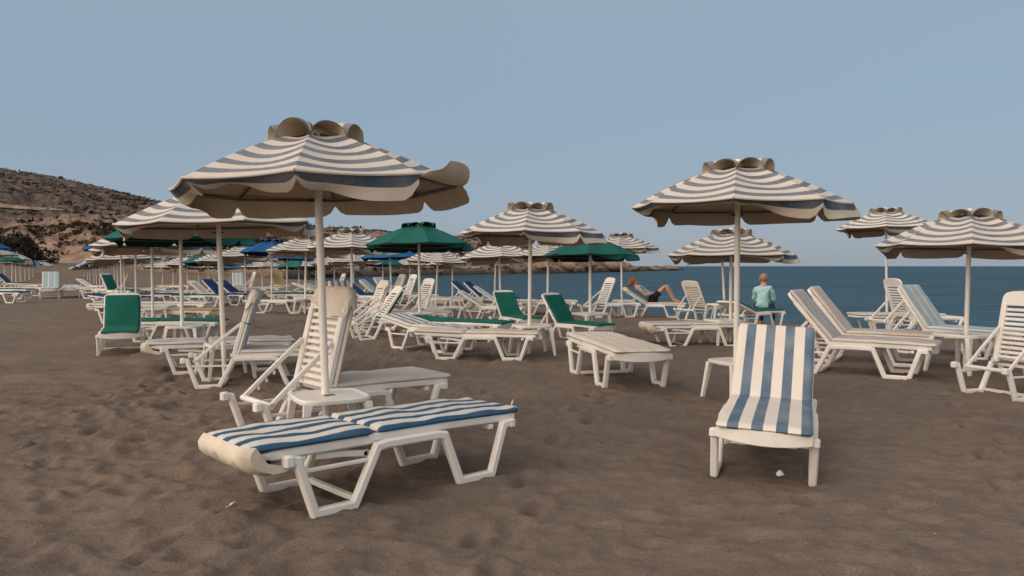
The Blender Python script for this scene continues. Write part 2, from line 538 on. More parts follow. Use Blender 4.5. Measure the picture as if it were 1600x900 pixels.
_frames = {}
def side_frame_mesh(sy):
    k = ('side', sy)
    if k not in _frames:
        mb = MB()
        y = sy * (W2 - 0.02)
        mb.sweep([(0.205, 0.335), (0.245, 0.325), (0.345, 0.028), (0.585, 0.028), (0.735, 0.325), (0.80, 0.335), (1.15, 0.335), (1.205, 0.325), (1.325, 0.028), (1.575, 0.028), (1.675, 0.325), (1.73, 0.335)], 0.05, 0.05, y, c=0.010)
        mb.box((0.170, y - 0.030, 0.295), (0.225, y + 0.030, 0.362), c=0.010)
        mb.box((1.715, y - 0.028, 0.300), (1.765, y + 0.028, 0.360), c=0.010)
        mb.sweep([(0.262, 0.262), (0.70, 0.262)], 0.018, 0.022, y, c=0.004)
        # inner web of the legs
        mb.sweep([(0.30, 0.21), (0.36, 0.045), (0.57, 0.045), (0.66, 0.21)], 0.022, 0.016, y, c=0.003)
        mb.sweep([(1.27, 0.21), (1.34, 0.045), (1.56, 0.045), (1.62, 0.21)], 0.022, 0.016, y, c=0.003)
        _frames[k] = mb.mesh('side_frame', M['plastic'])
    return _frames[k]

def seat_mesh():
    if 'seat' not in _frames:
        mb = MB()
        for sy in (-1, 1):
            mb.sweep([(0.70, 0.372), (1.20, 0.372), (1.79, 0.360)], 0.042, 0.046, sy * 0.262, c=0.008)
        n = 13
        for i in range(n):
            x = 0.80 + i * (0.94 / (n - 1))
            mb.box((x - 0.028, -0.243, 0.368), (x + 0.028, 0.243, 0.386), c=0.004)
        # bowed foot board
        P = []
        for zz, o in ((0.312, 0.0), (0.318, 0.012), (0.385, 0.014), (0.392, 0.004), (0.385, -0.016), (0.318, -0.016)):
            row = []
            for i in range(13):
                u = i / 12 * 2 - 1
                row.append((1.775 + 0.050 * (1 - u * u) + o, u * 0.288, zz - (0.022 * (1 - u * u) if zz < 0.35 else 0)))
            P.append(row)
        P.append(P[0])
        mb.grid(P, 0, flip=True)
        # cross bars under the bed
        for x in (0.62, 0.80, 1.18, 1.60):
            z = 0.045 if x == 0.62 else 0.318
            mb.box((x - 0.018, -W2 + 0.045, z - 0.016), (x + 0.018, W2 - 0.045, z + 0.016))
        _frames['seat'] = mb.mesh('seat', M['plastic'])
    return _frames['seat']

def backrest_mesh(thd):
    k = ('back', thd)
    if k not in _frames:
        th = R(thd); mb = MB()
        def frame(s0, s1, y0, y1, n0, n1, c=0.006):
            o = back_pt(0, 0, 0, th)
            ex = Vector((-math.cos(th), 0, math.sin(th))); ez = Vector((math.sin(th), 0, math.cos(th))); ey = Vector((0, -1, 0))
            mt = Matrix((ex, ey, ez)).transposed().to_4x4(); mt.translation = o
            mb.box((s0, y0, n0), (s1, y1, n1), c=c, mat=mt)
        for sy in (-1, 1):
            lo, hi = sorted((sy * 0.222, sy * 0.280))
            frame(-0.02, BL - 0.125, lo, hi, -0.030, 0.022, 0.010)
        n = 11
        for i in range(n):
            s = 0.045 + i * 0.052
            frame(s - 0.016, s + 0.016, -0.226, 0.226, -0.010, 0.010)
        # rounded top panel
        P = []
        prof = [(-0.012, 1.0), (0.0, 1.02), (0.014, 1.02), (0.024, 0.99)]
        outl = [(0.61, -0.279), (0.66, -0.279), (0.71, -0.272), (0.745, -0.245), (0.765, -0.18), (0.772, -0.06), (0.772, 0.06), (0.765, 0.18), (0.745, 0.245), (0.71, 0.272), (0.66, 0.279), (0.61, 0.279)]
        cs, cy = 0.69, 0.0
        rows = []
        for nn, sc in prof:
            rows.append([back_pt(cs + (s - cs) * sc, -(cy + (y - cy) * sc), nn - 0.006, th) for s, y in outl])
        b0 = len(mb.v)
        mb.grid(rows, 0, closed_u=True, flip=True)
        L = len(outl)
        mb.f.append(tuple(b0 + i for i in range(L))); mb.m.append(0); mb.uv.append([(0, 0)] * L)
        mb.f.append(tuple(b0 + 3 * L + i for i in range(L))[::-1]); mb.m.append(0); mb.uv.append([(0, 0)] * L)
        _frames[k] = mb.mesh('backrest', M['plastic'])
    return _frames[k]

def strut_u_mesh(thd):
    k = ('strut', thd)
    if k not in _frames:
        th = R(thd); mb = MB()
        a = back_pt(0.36, 0, -0.04, th)
        if thd < 6:
            e = Vector((0.70, 0, 0.285)); a = back_pt(0.36, 0, -0.05, th)
        elif thd > 80:
            e = Vector((0.315, 0, 0.315))
        else:
            e = Vector((0.235, 0, 0.325))
        for sy in (-1, 1):
            y = sy * 0.245
            mid = a.lerp(e, 0.5)
            mb.sweep([(a.x, a.z), (mid.x, mid.z + 0.006), (e.x, e.z)], 0.026, 0.036, y, c=0.006)
            d = (e - a); L = d.length; d.normalize()
            nr = Vector((-d.z, 0, d.x))
            if nr.z > 0: nr = -nr
            if thd >= 6:
                for q in (0.55, 0.68, 0.81):      # notches
                    c = a + d * (L * q) + nr * 0.022
                    mb.sweep([(c.x - d.x * 0.02, c.z - d.z * 0.02), (c.x + nr.x * 0.018, c.z + nr.z * 0.018)], 0.022, 0.016, y, c=0.003)
        mb.tube([(e.x, -0.258, e.z), (e.x, 0.258, e.z)], 0.022, 10)
        _frames[k] = mb.mesh('support_bracket', M['plastic'])
    return _frames[k]

def slab(mb, length, width, thick, place, seed, mi=0, wr=1.0, nl=26, nw=16, v0=0.0, round_end=0.06, flipu=False):
    """cushion slab; place(s, y, n) -> point"""
    rows_t, rows_b, uvt = [], [], []
    ss = [length * (0.5 - 0.5 * math.cos(math.pi * (0.12 + 0.76 * i / nl))) for i in range(nl + 1)]
    s0, s1 = ss[0], ss[-1]
    ss = [(q - s0) / (s1 - s0) * length for q in ss]
    for s in ss:
        rt, rb, uu = [], [], []
        for i in range(nw + 1):
            c = -math.cos(math.pi * i / nw)
            c = math.copysign(abs(c) ** 0.75, c)
            es = min(s, length - s); ey = (1 - abs(c)) * width / 2
            shr = 0.0
            if es < round_end: shr = 0.5 * round_end * (1 - math.sqrt(max(0, 1 - (1 - es / round_end) ** 2)))
            y = c * (width / 2 - shr)
            fe = 1 - (1 - min(1, es / 0.035)) ** 2.2
            fy = 1 - (1 - min(1, ey / 0.030)) ** 2.2
            f = max(0.0, min(fe, fy) * 0.75 + fe * fy * 0.25)
            nz = float(vnoise(np.array([s * 6.0 + seed * 3.1]), np.array([y * 7 + seed]), seed)[0]) * 0.7 + float(vnoise(np.array([s * 15.0]), np.array([y * 5 + seed]), seed + 5)[0]) * 0.35
            # puckers near the ends
            n = thick * (0.42 + 0.58 * f) + 0.0075 * wr * nz * f
            rt.append(place(s, y, n)); rb.append(place(s, y, thick * 0.42 * (1 - f)))
            uu.append(((-y if flipu else y) + width / 2, v0 + s))
        rows_t.append(rt); rows_b.append(rb); uvt.append(uu)
    mb.grid(rows_t, mi, uvt)
    mb.grid(rows_b, mi, uvt, flip=True)
    # edges
    for A, B, ua in (([r[0] for r in rows_t], [r[0] for r in rows_b], [r[0] for r in uvt]), ([r[-1] for r in rows_b], [r[-1] for r in rows_t], [r[-1] for r in uvt])):
        mb.grid([A, B], mi, [ua, ua])
    mb.grid([rows_b[0], rows_t[0]], mi, [uvt[0], uvt[0]])
    mb.grid([rows_t[-1], rows_b[-1]], mi, [uvt[-1], uvt[-1]])

_cush = {}
def cushion_meshes(style, thd, seed, wr=1.0):
    k = (style, thd, seed)
    if k not in _cush:
        th = R(thd); mat = M['c_' + style]
        w = 0.585 if style != 'green' else 0.53
        b = MB()
        slab(b, BL + 0.005 - (0.07 if style == 'green' else 0), w, 0.046, lambda s, y, n: back_pt(s + 0.004, -y, n + 0.022, th), seed, wr=wr, flipu=True)
        s = MB()
        slab(s, LEN - HX + 0.005, w, 0.046, lambda q, y, n: Vector((HX + 0.002 + q, y, 0.390 - 0.012 * max(0, (q - 0.45)) / 0.65 + n)), seed + 50, wr=wr)
        _cush[k] = (b.mesh('back_cushion', mat, 50), s.mesh('seat_cushion', mat, 50))
    return _cush[k]

def hood_mesh(thd, seed, drape=1.0):
    k = ('hood', thd, seed)
    if k not in _frames:
        th = R(thd); mb = MB()
        # closed loop section (n, s offset) wraps over the top of the back and the cushion
        nw = 18
        rows = []
        prof = [(-0.028, 0.625), (-0.035, 0.655), (-0.036, 0.705), (-0.031, 0.758), (-0.016, 0.790), (0.022, 0.798), (0.055, 0.790), (0.074, 0.762), (0.080, 0.72), (0.079, 0.66), (0.074, 0.63)]
        for j, (n, s) in enumerate(prof):
            row = []
            for i in range(nw + 1):
                u = i / nw * 2 - 1
                y = u * 0.300
                e = abs(u)
                rnd = max(0, e - 0.80) / 0.20
                s2 = s - 0.075 * rnd ** 2 * (1 if s > 0.7 else 0.2)
                n2 = n * (1 - 0.45 * rnd ** 2) + 0.010 * rnd
                if j == 0: s2 -= 0.05 * drape * (0.4 + 0.6 * math.sin(2.6 * u + seed)) ; n2 -= 0.02 * drape
                if j == 1: s2 -= 0.02 * drape * math.sin(2.6 * u + seed)
                wv = 0.016 * float(vnoise(np.array([u * 3.3 + seed]), np.array([j * .55 + seed]), seed)[0]) + 0.010 * float(vnoise(np.array([u * 7 - seed]), np.array([j * .8]), seed + 3)[0])
                if j < 3: s2 -= 0.05 * u * drape * (1 - j / 3)
                row.append(back_pt(s2, -y, n2 + wv, th))
            rows.append(row)
        mb.grid(rows, 0, flip=True)
        # side cheeks
        for i in (0, nw):
            col = [r[i] for r in rows]
            c = sum(col, Vector()) / len(col)
            mb.add([c] + col, [(0, q + 1, q + 2) if i == 0 else (0, q + 2, q + 1) for q in range(len(col) - 1)])
        me = mb.mesh('hood', M['hood'], 70)
        _frames[k] = me
    return _frames[k]

def pocket_mesh(thd, seed):
    """cloth pocket hanging under the head end of a flat back"""
    k = ('pocket', thd, seed)
    if k not in _frames:
        th = R(thd); mb = MB(); nw = 26; rows = []
        prof = [(0.060, 0.764), (0.048, 0.778), (0.030, 0.790), (0.006, 0.797), (-0.026, 0.788), (-0.060, 0.742), (-0.080, 0.675), (-0.074, 0.605), (-0.052, 0.570), (-0.034, 0.550)]
        for j, (n, s) in enumerate(prof):
            row = []
            q = j / (len(prof) - 1)
            for i in range(nw + 1):
                u = i / nw * 2 - 1
                rnd = max(0, abs(u) - 0.82) / 0.18
                wv = float(vnoise(np.array([u * 4.5 + seed * 3 + q]), np.array([q * 2.5 + seed]), seed)[0])
                w2 = float(vnoise(np.array([u * 9 - q * 3]), np.array([q * 4 + seed * 2]), seed + 9)[0])
                s2 = s - 0.05 * rnd ** 2 + 0.012 * wv * q
                n2 = n * (1 - 0.35 * rnd ** 2 * (q > .3)) + (0.034 * wv + 0.030 * w2) * max(0, min(1, q * 1.8 - .25)) - 0.030 * abs(math.sin(6.5 * u + 3.5 * q + seed)) * q * (1 - 0.5 * q) + 0.012 * math.sin(17 * u - 6 * q) * q
                row.append(back_pt(s2, -u * 0.300, n2, th))
            rows.append(row)
        mb.grid(rows, 0)
        for i in (0, nw):
            col = [r[i] for r in rows]; c = sum(col, Vector()) / len(col)
            mb.add([c] + col, [(0, q + 2, q + 1) if i == 0 else (0, q + 1, q + 2) for q in range(len(col) - 1)])
        _frames[k] = mb.mesh('pocket', M['hood'], 70)
    return _frames[k]

def strap_mesh(thd):
    k = ('strap', thd)
    if k not in _frames:
        th = R(thd); mb = MB()
        loop = [back_pt(0.40, y, n, th) for y, n in ((-0.30, 0.0), (-0.30, 0.078), (-0.25, 0.081))]
        mb.tube(loop, 0.005, 5)
        loop = [back_pt(0.40, y, n, th) for y, n in ((0.30, 0.0), (0.30, 0.078), (0.25, 0.081))]
        mb.tube(loop, 0.005, 5)
        loop = [back_pt(0.40, y, -0.036, th) for y in (-0.30, 0.0, 0.30)]
        mb.tube(loop, 0.005, 5)
        _frames[k] = mb.mesh('strap', M['dark'])
    return _frames[k]

FEET = []
def lounger(x, y, ang, th, style, label, hood=False, strap=False, group='white plastic sun loungers on the sand', seed=None, wr=1.0, z=None, roll=0.0, pitch=0.0, scale=1.0, simple=False):
    """x, y: hinge position on the ground; ang: heading of the foot end in degrees"""
    a = R(ang)
    g = gz(x + 0.3 * math.cos(a), y + 0.3 * math.sin(a)) if z is None else z
    root = empty('sun_lounger', (x, y, g - 0.012))
    root.rotation_euler = (R(roll), R(pitch), a)
    root.scale = (scale,) * 3
    tag(root, label, 'sun lounger', group)
    if y < 13.5:
        for lx in (0.345, 0.465, 0.585, 1.325, 1.45, 1.575):
            for ly in (-W2 + .02, W2 - .02):
                qx, qy = (lx - HX) * scale, ly * scale
                FEET.append((x + qx * math.cos(a) - qy * math.sin(a), y + qx * math.sin(a) + qy * math.cos(a), g, lx in (0.345, 0.585, 1.325, 1.575)))
    seed = seed if seed is not None else random.randint(1, 4)
    def put(name, me, par=None):
        o = link(name, me, par or root)
        if par is None: o.location = (-HX, 0, 0)
        return o
    for sy in (-1, 1): put('side_frame', side_frame_mesh(sy))
    put('seat', seat_mesh())
    bk = put('backrest', backrest_mesh(th))
    put('support_bracket', strut_u_mesh(th), bk)
    if style:
        b, s = cushion_meshes(style, th, seed, wr)
        put('back_cushion', b); put('seat_cushion', s)
    if hood and th > 20: put('hood', hood_mesh(th, seed), bk)
    elif hood: put('pocket', pocket_mesh(th, seed), bk)
    if strap: put('strap', strap_mesh(th), bk)
    return root

# ------------------------------------------------------------------ small tables
def table_top_mesh():
    mb = MB()
    def outline(r, k=0.5):
        pts = []
        for q in range(32):
            a = 2 * math.pi * q / 32
            c, s = math.cos(a), math.sin(a)
            f = (abs(c) ** 5 + abs(s) ** 5) ** (-1 / 5)
            pts.append((r * f * c, r * f * s))
        return pts
    rows = []
    for r, z in ((0.238, 0.386), (0.247, 0.386), (0.250, 0.392), (0.250, 0.412), (0.243, 0.420), (0.225, 0.420), (0.218, 0.414), (0.10, 0.412), (0.04, 0.412)):
        rows.append([(p[0], p[1], z) for p in outline(r)])
    mb.grid(rows, closed_u=True)
    rows = [[(p[0], p[1], 0.404) for p in outline(0.04)], [(p[0], p[1], 0.404) for p in outline(0.235)], [(p[0], p[1], 0.386) for p in outline(0.238)]]
    mb.grid(rows, closed_u=True)
    return mb.mesh('tabletop', M['plastic'])
def table_leg_mesh():
    mb = MB()
    P = []
    for z, o, w in ((0.0, 0.262, 0.020), (0.03, 0.260, 0.022), (0.33, 0.222, 0.032), (0.392, 0.212, 0.040)):
        c = o
        P.append([(c - w, c - w, z), (c + w * 0.4, c - w, z), (c + w * 0.5, c + w * 0.5, z), (c - w, c + w * 0.4, z)])
    mb.grid(P, closed_u=True)
    mb.f.append((0, 3, 2, 1)); mb.m.append(0); mb.uv.append([(0, 0)] * 4)
    return mb.mesh('leg', M['plastic'])
TTOP, TLEG = table_top_mesh(), table_leg_mesh()
def table(px, d, rot, label, scale=1.0, dx=0.0, dz=0.0):
    x = wx(px, d) + dx
    root = empty('side_table', (x, d, gz(x, d) - 0.01 + dz), R(rot)); root.scale = (scale,) * 3
    tag(root, label, 'table', 'white plastic tables round the parasol poles')
    link('tabletop', TTOP, root)
    if d < 13.5:
        for k in range(4):
            ak = R(rot) + math.pi / 4 + k * math.pi / 2; FEET.append((x + .37 * scale * math.cos(ak), d + .37 * scale * math.sin(ak), gz(x, d), True))
    for k in range(4):
        o = link('leg', TLEG, root); o.rotation_euler = (0, 0, k * math.pi / 2)
    return root

# ================================================================== SETTING
# ------------------------------------------------------------------ beach sand
def axis(fine0, fine1, step, lo, hi, grow):
    a = list(np.arange(fine0, fine1 + 1e-6, step))
    s = step; v = a[-1]
    while v < hi:
        s *= grow; v += s; a.append(min(v, hi))
    s = step; v = a[0]
    while v > lo:
        s *= grow; v -= s; a.insert(0, max(v, lo))
    return np.array(a)

def sand_height(X, Y):
    Z = ground_macro(X, Y)
    r = np.hypot(X, Y)
    near = 1 - sstep(14, 40, r)
    near2 = 1 - sstep(9, 20, r)
    # trodden, wind-worked hollows, stronger to the left
    left = 0.42 + 1.05 * sstep(0.8, -2.0, X)
    wx_ = X + 0.25 * vnoise(X * 1.3, Y * 1.3, 71); wy_ = Y + 0.25 * vnoise(X * 1.3 + 9, Y * 1.3, 72)
    h = 0.048 * fbm(X * 0.45, Y * 0.55, 11, 3)
    sc = 1 - np.abs(vnoise(wx_ * 2.6, wy_ * 3.9, 12))
    h = h + 0.040 * left * (sc ** 1.6 - 0.45)
    sc2 = 1 - np.abs(vnoise(wx_ * 5.3 + 3, wy_ * 7.5, 13))
    h = h + 0.025 * left * (sc2 ** 1.5 - 0.45)
    h = h + 0.008 * fbm(X * 16, Y * 19, 14, 2) * near2
    Z = Z + h * (0.35 * (1 - near) + near) * sstep(0.0, 4.0, shore_dist(X, Y)) * 0.9
    return Z

# ------------------------------------------------------------------ sea
m, nt, bs = newmat('sea_water')
bs.inputs['Roughness'].default_value = 0.6
bs.inputs['Specular IOR Level'].default_value = 0.0
tc = N(nt, 'ShaderNodeTexCoord')
mp = N(nt, 'ShaderNodeMapping'); mp.inputs['Scale'].default_value = (0.50, 1.0, 1.0); mp.inputs['Rotation'].default_value = (0, 0, R(-20))
nt.links.new(tc.outputs['Object'], mp.inputs[0])
w1 = noise(nt, 1.05, 6, 0.62, vec=mp.outputs[0]); w2 = noise(nt, 0.16, 4, 0.6, vec=mp.outputs[0])
hsum = mathn(nt, 'ADD', w1.outputs[0], mathn(nt, 'MULTIPLY', w2.outputs[0], 3.0))
bp = bump(nt, hsum, 1.0, 0.50, bs)
mp4 = N(nt, 'ShaderNodeMapping'); mp4.inputs['Scale'].default_value = (0.10, 0.34, 1.0); mp4.inputs['Rotation'].default_value = (0, 0, R(6)); nt.links.new(tc.outputs['Object'], mp4.inputs[0])
w4 = noise(nt, 1.0, 4, 0.65, vec=mp4.outputs[0])
mp2 = N(nt, 'ShaderNodeMapping'); mp2.inputs['Scale'].default_value = (0.25, 1.0, 1.0); nt.links.new(tc.outputs['Object'], mp2.inputs[0])
w3 = noise(nt, 0.030, 5, 0.62, vec=mp2.outputs[0])
cr = ramp(nt, mathn(nt, 'ADD', mathn(nt, 'ADD', mathn(nt, 'MULTIPLY', w3.outputs[0], 0.22), mathn(nt, 'MULTIPLY', w4.outputs[0], 0.43)), mathn(nt, 'MULTIPLY', w1.outputs[0], 0.35)), [(0.40, (0.004, 0.024, 0.044)), (0.60, (0.030, 0.082, 0.110))])
nt.links.new(cr.outputs[0], bs.inputs['Base Color'])
gl = N(nt, 'ShaderNodeBsdfGlossy'); gl.inputs['Roughness'].default_value = 0.16; gl.inputs['Color'].default_value = (0.78, 0.93, 1, 1)
nt.links.new(bp.outputs[0], gl.inputs['Normal'])
ms = N(nt, 'ShaderNodeMixShader'); ms.inputs[0].default_value = 0.18
nt.links.new(bs.outputs[0], ms.inputs[1]); nt.links.new(gl.outputs[0], ms.inputs[2])
nt.links.new(ms.outputs[0], nt.nodes['Material Output'].inputs['Surface'])
mb = MB()
sea_pts = [[(x, y, SEA) for x in (-2500, -600, -100, 0, 100, 600, 3000, 30000)] for y in (-400, 0, 40, 120, 300, 900, 3000, 10000, 60000)]
sea_pts = [[(x * (1 if y < 5000 else 3), y, SEA) for (x, y, _) in row] for row in sea_pts]
mb.grid(sea_pts)
sea = mb.build('sea', m, smooth=180); tag(sea, kind='structure')

# ------------------------------------------------------------------ hill and rocky headland
def interp(px, pts):
    return np.interp(px, [p[0] for p in pts], [p[1] for p in pts])
SKY = [(-900, 170), (-300, 205), (0, 270), (60, 279), (120, 291), (180, 306), (240, 321), (300, 333), (360, 343), (440, 354), (472, 353), (500, 358), (560, 361), (600, 364), (640, 368), (700, 371), (750, 373), (790, 380), (815, 387), (840, 396), (880, 403), (920, 405), (1000, 418), (1040, 417), (1072, 422.5), (1090, 426)]
BANK = [(-900, 330), (-300, 345), (0, 356), (100, 350), (240, 348), (300, 366), (400, 376), (480, 388), (560, 396), (640, 398), (700, 398), (760, 398), (830, 400), (880, 403), (925, 407), (955, 404), (985, 415), (1010, 417), (1045, 416), (1072, 422.5), (1090, 427)]
D0 = [(-900, 150), (-300, 140), (0, 130), (100, 128), (300, 120), (430, 112), (450, 112), (600, 146), (700, 168), (800, 190), (900, 215), (1000, 290), (1070, 375), (1090, 382)]
D1 = [(-900, 460), (0, 430), (240, 420), (440, 380), (600, 330), (745, 300), (830, 275), (880, 262), (920, 262), (1000, 320), (1072, 400), (1090, 405)]
BASEZ = [(-900, 2.0), (60, 1.75), (100, 1.5), (200, 0.8), (300, 0.0), (420, -0.3), (450, -1.0), (1090, -1.0)]
pxs = np.arange(-900, 1088, 2.4)
tt = np.concatenate([np.linspace(-0.06, 0, 3)[:-1], np.linspace(0, 0.30, 26), np.linspace(0.30, 1.0, 60)[1:], np.linspace(1.0, 1.5, 8)[1:]])
PX, T = np.meshgrid(pxs, tt)
d0 = interp(PX, D0); d1 = interp(PX, D1)
db = d0 + np.minimum(16.0 + 10 * sstep(450, 100, PX), (d1 - d0) * 0.45)
Dm = np.where(T < 0, d0 + T * 150, np.where(T <= 0.30, d0 + (db - d0) * (T / 0.30), np.where(T <= 1, db + (d1 - db) * (T - 0.30) / 0.70, d1 + (T - 1) * 260)))
zb = interp(PX, BASEZ)
zk = EYE + (HORIZ - interp(PX, BANK)) / F * db
zs = EYE + (HORIZ - interp(PX, SKY)) / F * d1
u1 = np.clip(T / 0.30, 0, 1); u2 = np.clip((T - 0.30) / 0.70, 0, 1)
HZm = zb + (zk - zb) * (1 - (1 - u1) ** 1.7)
HZm = HZm + (zs - zk) * (0.30 * u2 + 0.70 * (1 - (1 - u2) ** 1.5)) * (u2 > 0)
HZm = HZm - np.where(T > 1, (T - 1) * np.maximum(8, zs * 0.5) * 1.6, 0) - np.where(T < 0, 3.0 * (-T / 0.06), 0)
HX_ = (PX - 800) / F * Dm; HY_ = Dm
amp = 0.35 + 0.9 * sstep(0.0, 0.15, T) * (1 - 0.55 * sstep(800, 1000, PX))
nzv = fbm(HX_ * 0.10, HY_ * 0.10, 21, 5, 0.55)
rid = (1 - np.abs(fbm(HX_ * 0.16 + 4, HY_ * 0.16, 27, 3))) - 0.55
HZm = HZm + amp * (0.9 * nzv + 0.8 * rid * (T < 0.45)) * np.where(T < 0, 0, sstep(0, 0.06, T)) * np.where(T > 0.93, 0.6, 1.0)
hv = np.stack([HX_.ravel(), HY_.ravel(), HZm.ravel()], 1)
nx2, ny2 = len(pxs), len(tt)
ii, jj = np.meshgrid(np.arange(nx2 - 1), np.arange(ny2 - 1)); b = (jj * nx2 + ii).ravel()
hf = np.stack([b, b + 1, b + nx2 + 1, b + nx2], 1)
me = bpy.data.meshes.new('hill'); me.from_pydata(hv.tolist(), [], hf.tolist())
me.polygons.foreach_set('use_smooth', [True] * len(me.polygons))
m, nt, bs = newmat('hill_soil')
bs.inputs['Roughness'].default_value = 0.95; bs.inputs['Specular IOR Level'].default_value = 0.05
h1 = noise(nt, 0.045, 8, 0.68); h2 = noise(nt, 0.42, 6, 0.7); h3 = noise(nt, 0.012, 4, 0.6)
soil = ramp(nt, h2.outputs[0], [(0.28, (0.165, 0.108, 0.080)), (0.46, (0.30, 0.205, 0.150)), (0.70, (0.43, 0.31, 0.235))])
scr = ramp(nt, h2.outputs[0], [(0.34, (0.074, 0.060, 0.051)), (0.54, (0.128, 0.099, 0.082)), (0.70, (0.30, 0.23, 0.185))])
geo = N(nt, 'ShaderNodeNewGeometry'); sp = N(nt, 'ShaderNodeSeparateXYZ'); nt.links.new(geo.outputs['Position'], sp.inputs[0])
alt = N(nt, 'ShaderNodeMapRange'); alt.inputs['From Min'].default_value = 5.0; alt.inputs['From Max'].default_value = 16.0
nt.links.new(sp.outputs['Z'], alt.inputs['Value'])
mask = ramp(nt, mathn(nt, 'ADD', mathn(nt, 'MULTIPLY', h1.outputs[0], 0.9), mathn(nt, 'MULTIPLY', alt.outputs[0], 0.22)), [(0.45, (0, 0, 0)), (0.60, (1, 1, 1))])
col = mixc(nt, mask.outputs[0], soil.outputs[0], scr.outputs[0])
# dark tide line on the rocks
tide = N(nt, 'ShaderNodeMapRange'); tide.inputs['From Min'].default_value = SEA + 0.2; tide.inputs['From Max'].default_value = SEA + 1.6
tide.inputs['To Min'].default_value = 0.30; tide.inputs['To Max'].default_value = 1.0
nt.links.new(sp.outputs['Z'], tide.inputs['Value'])
hs = N(nt, 'ShaderNodeHueSaturation'); nt.links.new(col, hs.inputs['Color']); nt.links.new(tide.outputs[0], hs.inputs['Value'])
nt.links.new(hs.outputs[0], bs.inputs['Base Color'])
bump(nt, h2.outputs[0], 0.9, 1.2, bs)
me.materials.append(m)
hill = link('hill', me); tag(hill, kind='structure')
def hill_at(px, t):
    i = int(np.clip(round((px - pxs[0]) / 2.4), 0, nx2 - 1)); j = int(np.argmin(np.abs(tt - t)))
    return Vector((HX_[j, i], HY_[j, i], HZm[j, i]))

# dirt track across the slope
mb = MB(); rowa = []; rowb = []
for px in np.arange(-140, 108, 2.4):
    want = 324 + max(0, px) * 0.085 + 0.8 * math.sin(px * 0.05)
    i = int(round((px - pxs[0]) / 2.4))
    yy = HORIZ - (HZm[:, i] - EYE) / Dm[:, i] * F
    js = [j for j in range(len(tt) - 1) if 0.32 < tt[j] < 0.98 and yy[j] >= want >= yy[j + 1]]
    if not js: continue
    j = js[-1]
    k = (yy[j] - want) / max(1e-6, yy[j] - yy[j + 1])
    A = Vector((HX_[j, i], HY_[j, i], HZm[j, i])); B = Vector((HX_[j + 1, i], HY_[j + 1, i], HZm[j + 1, i]))
    c = A.lerp(B, k); dv = (B - A).normalized()
    wd = 1.2 if px < 55 else max(0.4, 1.2 - (px - 55) * 0.018)
    rowa.append(tuple(c - dv * wd + Vector((0, 0, 0.45)))); rowb.append(tuple(c + dv * wd + Vector((0, 0, 0.55))))
mb.grid([rowa, rowb])
tag(mb.build('dirt_track', mat_plain('track_earth', (0.27, 0.21, 0.155), (0.17, 0.13, 0.095), 0.95, 0.3, 0.7, 0.05), smooth=180), kind='structure')

# ------------------------------------------------------------------ scrub (uncountable) on the slope
def blob_tris(mb, c, rx, rz, rnd, n=10, mi=0):
    for q in range(n):
        a = rnd.uniform(0, 6.28); e = rnd.uniform(-0.1, 1.0); rr = math.sqrt(max(0, 1 - e * e)) * rnd.uniform(0.5, 1.05)
        p = Vector((c[0] + rx * rr * math.cos(a), c[1] + rx * rr * math.sin(a), c[2] + rz * e * rnd.uniform(0.6, 1.0)))
        s = rx * rnd.uniform(0.35, 0.65)
        d1 = Vector((rnd.uniform(-1, 1), rnd.uniform(-1, 1), rnd.uniform(-.7, .7))).normalized() * s
        d2 = Vector((rnd.uniform(-1, 1), rnd.uniform(-1, 1), rnd.uniform(-.2, 1))).normalized() * s * 0.8
        mb.v.extend([tuple(p - d1), tuple(p + d2), tuple(p + d1 * 0.9), tuple(p - d2 * 0.7)])
        b = len(mb.v) - 4
        mb.f.append((b, b + 1, b + 2, b + 3)); mb.m.append(mi); mb.uv.append([(0, 0)] * 4)
def mat_leaf(name, a, b_, scale=0.8):
    m, nt, bs = newmat(name)
    bs.inputs['Roughness'].default_value = 0.9; bs.inputs['Specular IOR Level'].default_value = 0.08
    n = noise(nt, scale, 4, 0.7)
    r = ramp(nt, n.outputs[0], [(0.3, a), (0.7, b_)])
    nt.links.new(r.outputs[0], bs.inputs['Base Color'])
    return m
rnd = random.Random(11)
mb = MB()
for _ in range(15000):
    px = rnd.uniform(-420, 860); t = rnd.random() ** 0.8
    if t < 0.05: continue
    p = hill_at(px, t); i = int(np.clip(round((px - pxs[0]) / 2.4), 0, nx2 - 1)); j = int(np.argmin(np.abs(tt - t)))
    p.x += rnd.uniform(-1.5, 1.5)
    den = float(fbm(np.array([p.x * 0.045]), np.array([p.y * 0.045]), 33, 3)[0])
    if den < (-0.12 if t > 0.32 else -0.08) + rnd.uniform(-.35, .2): continue
    if p.z < 0.6: continue
    r = rnd.uniform(0.35, 0.95) * (1.0 if t < .3 else 0.9) * (1.7 if rnd.random() < .12 else 1)
    blob_tris(mb, p, r, r * 0.55, rnd, 7, 0 if rnd.random() < 0.6 else 1)
scr = mb.build('scrub', [mat_leaf('scrub_brown', (0.040, 0.028, 0.020), (0.085, 0.055, 0.038)), mat_leaf('scrub_olive', (0.030, 0.030, 0.018), (0.062, 0.056, 0.034))], smooth=0)
tag(scr, kind='stuff')

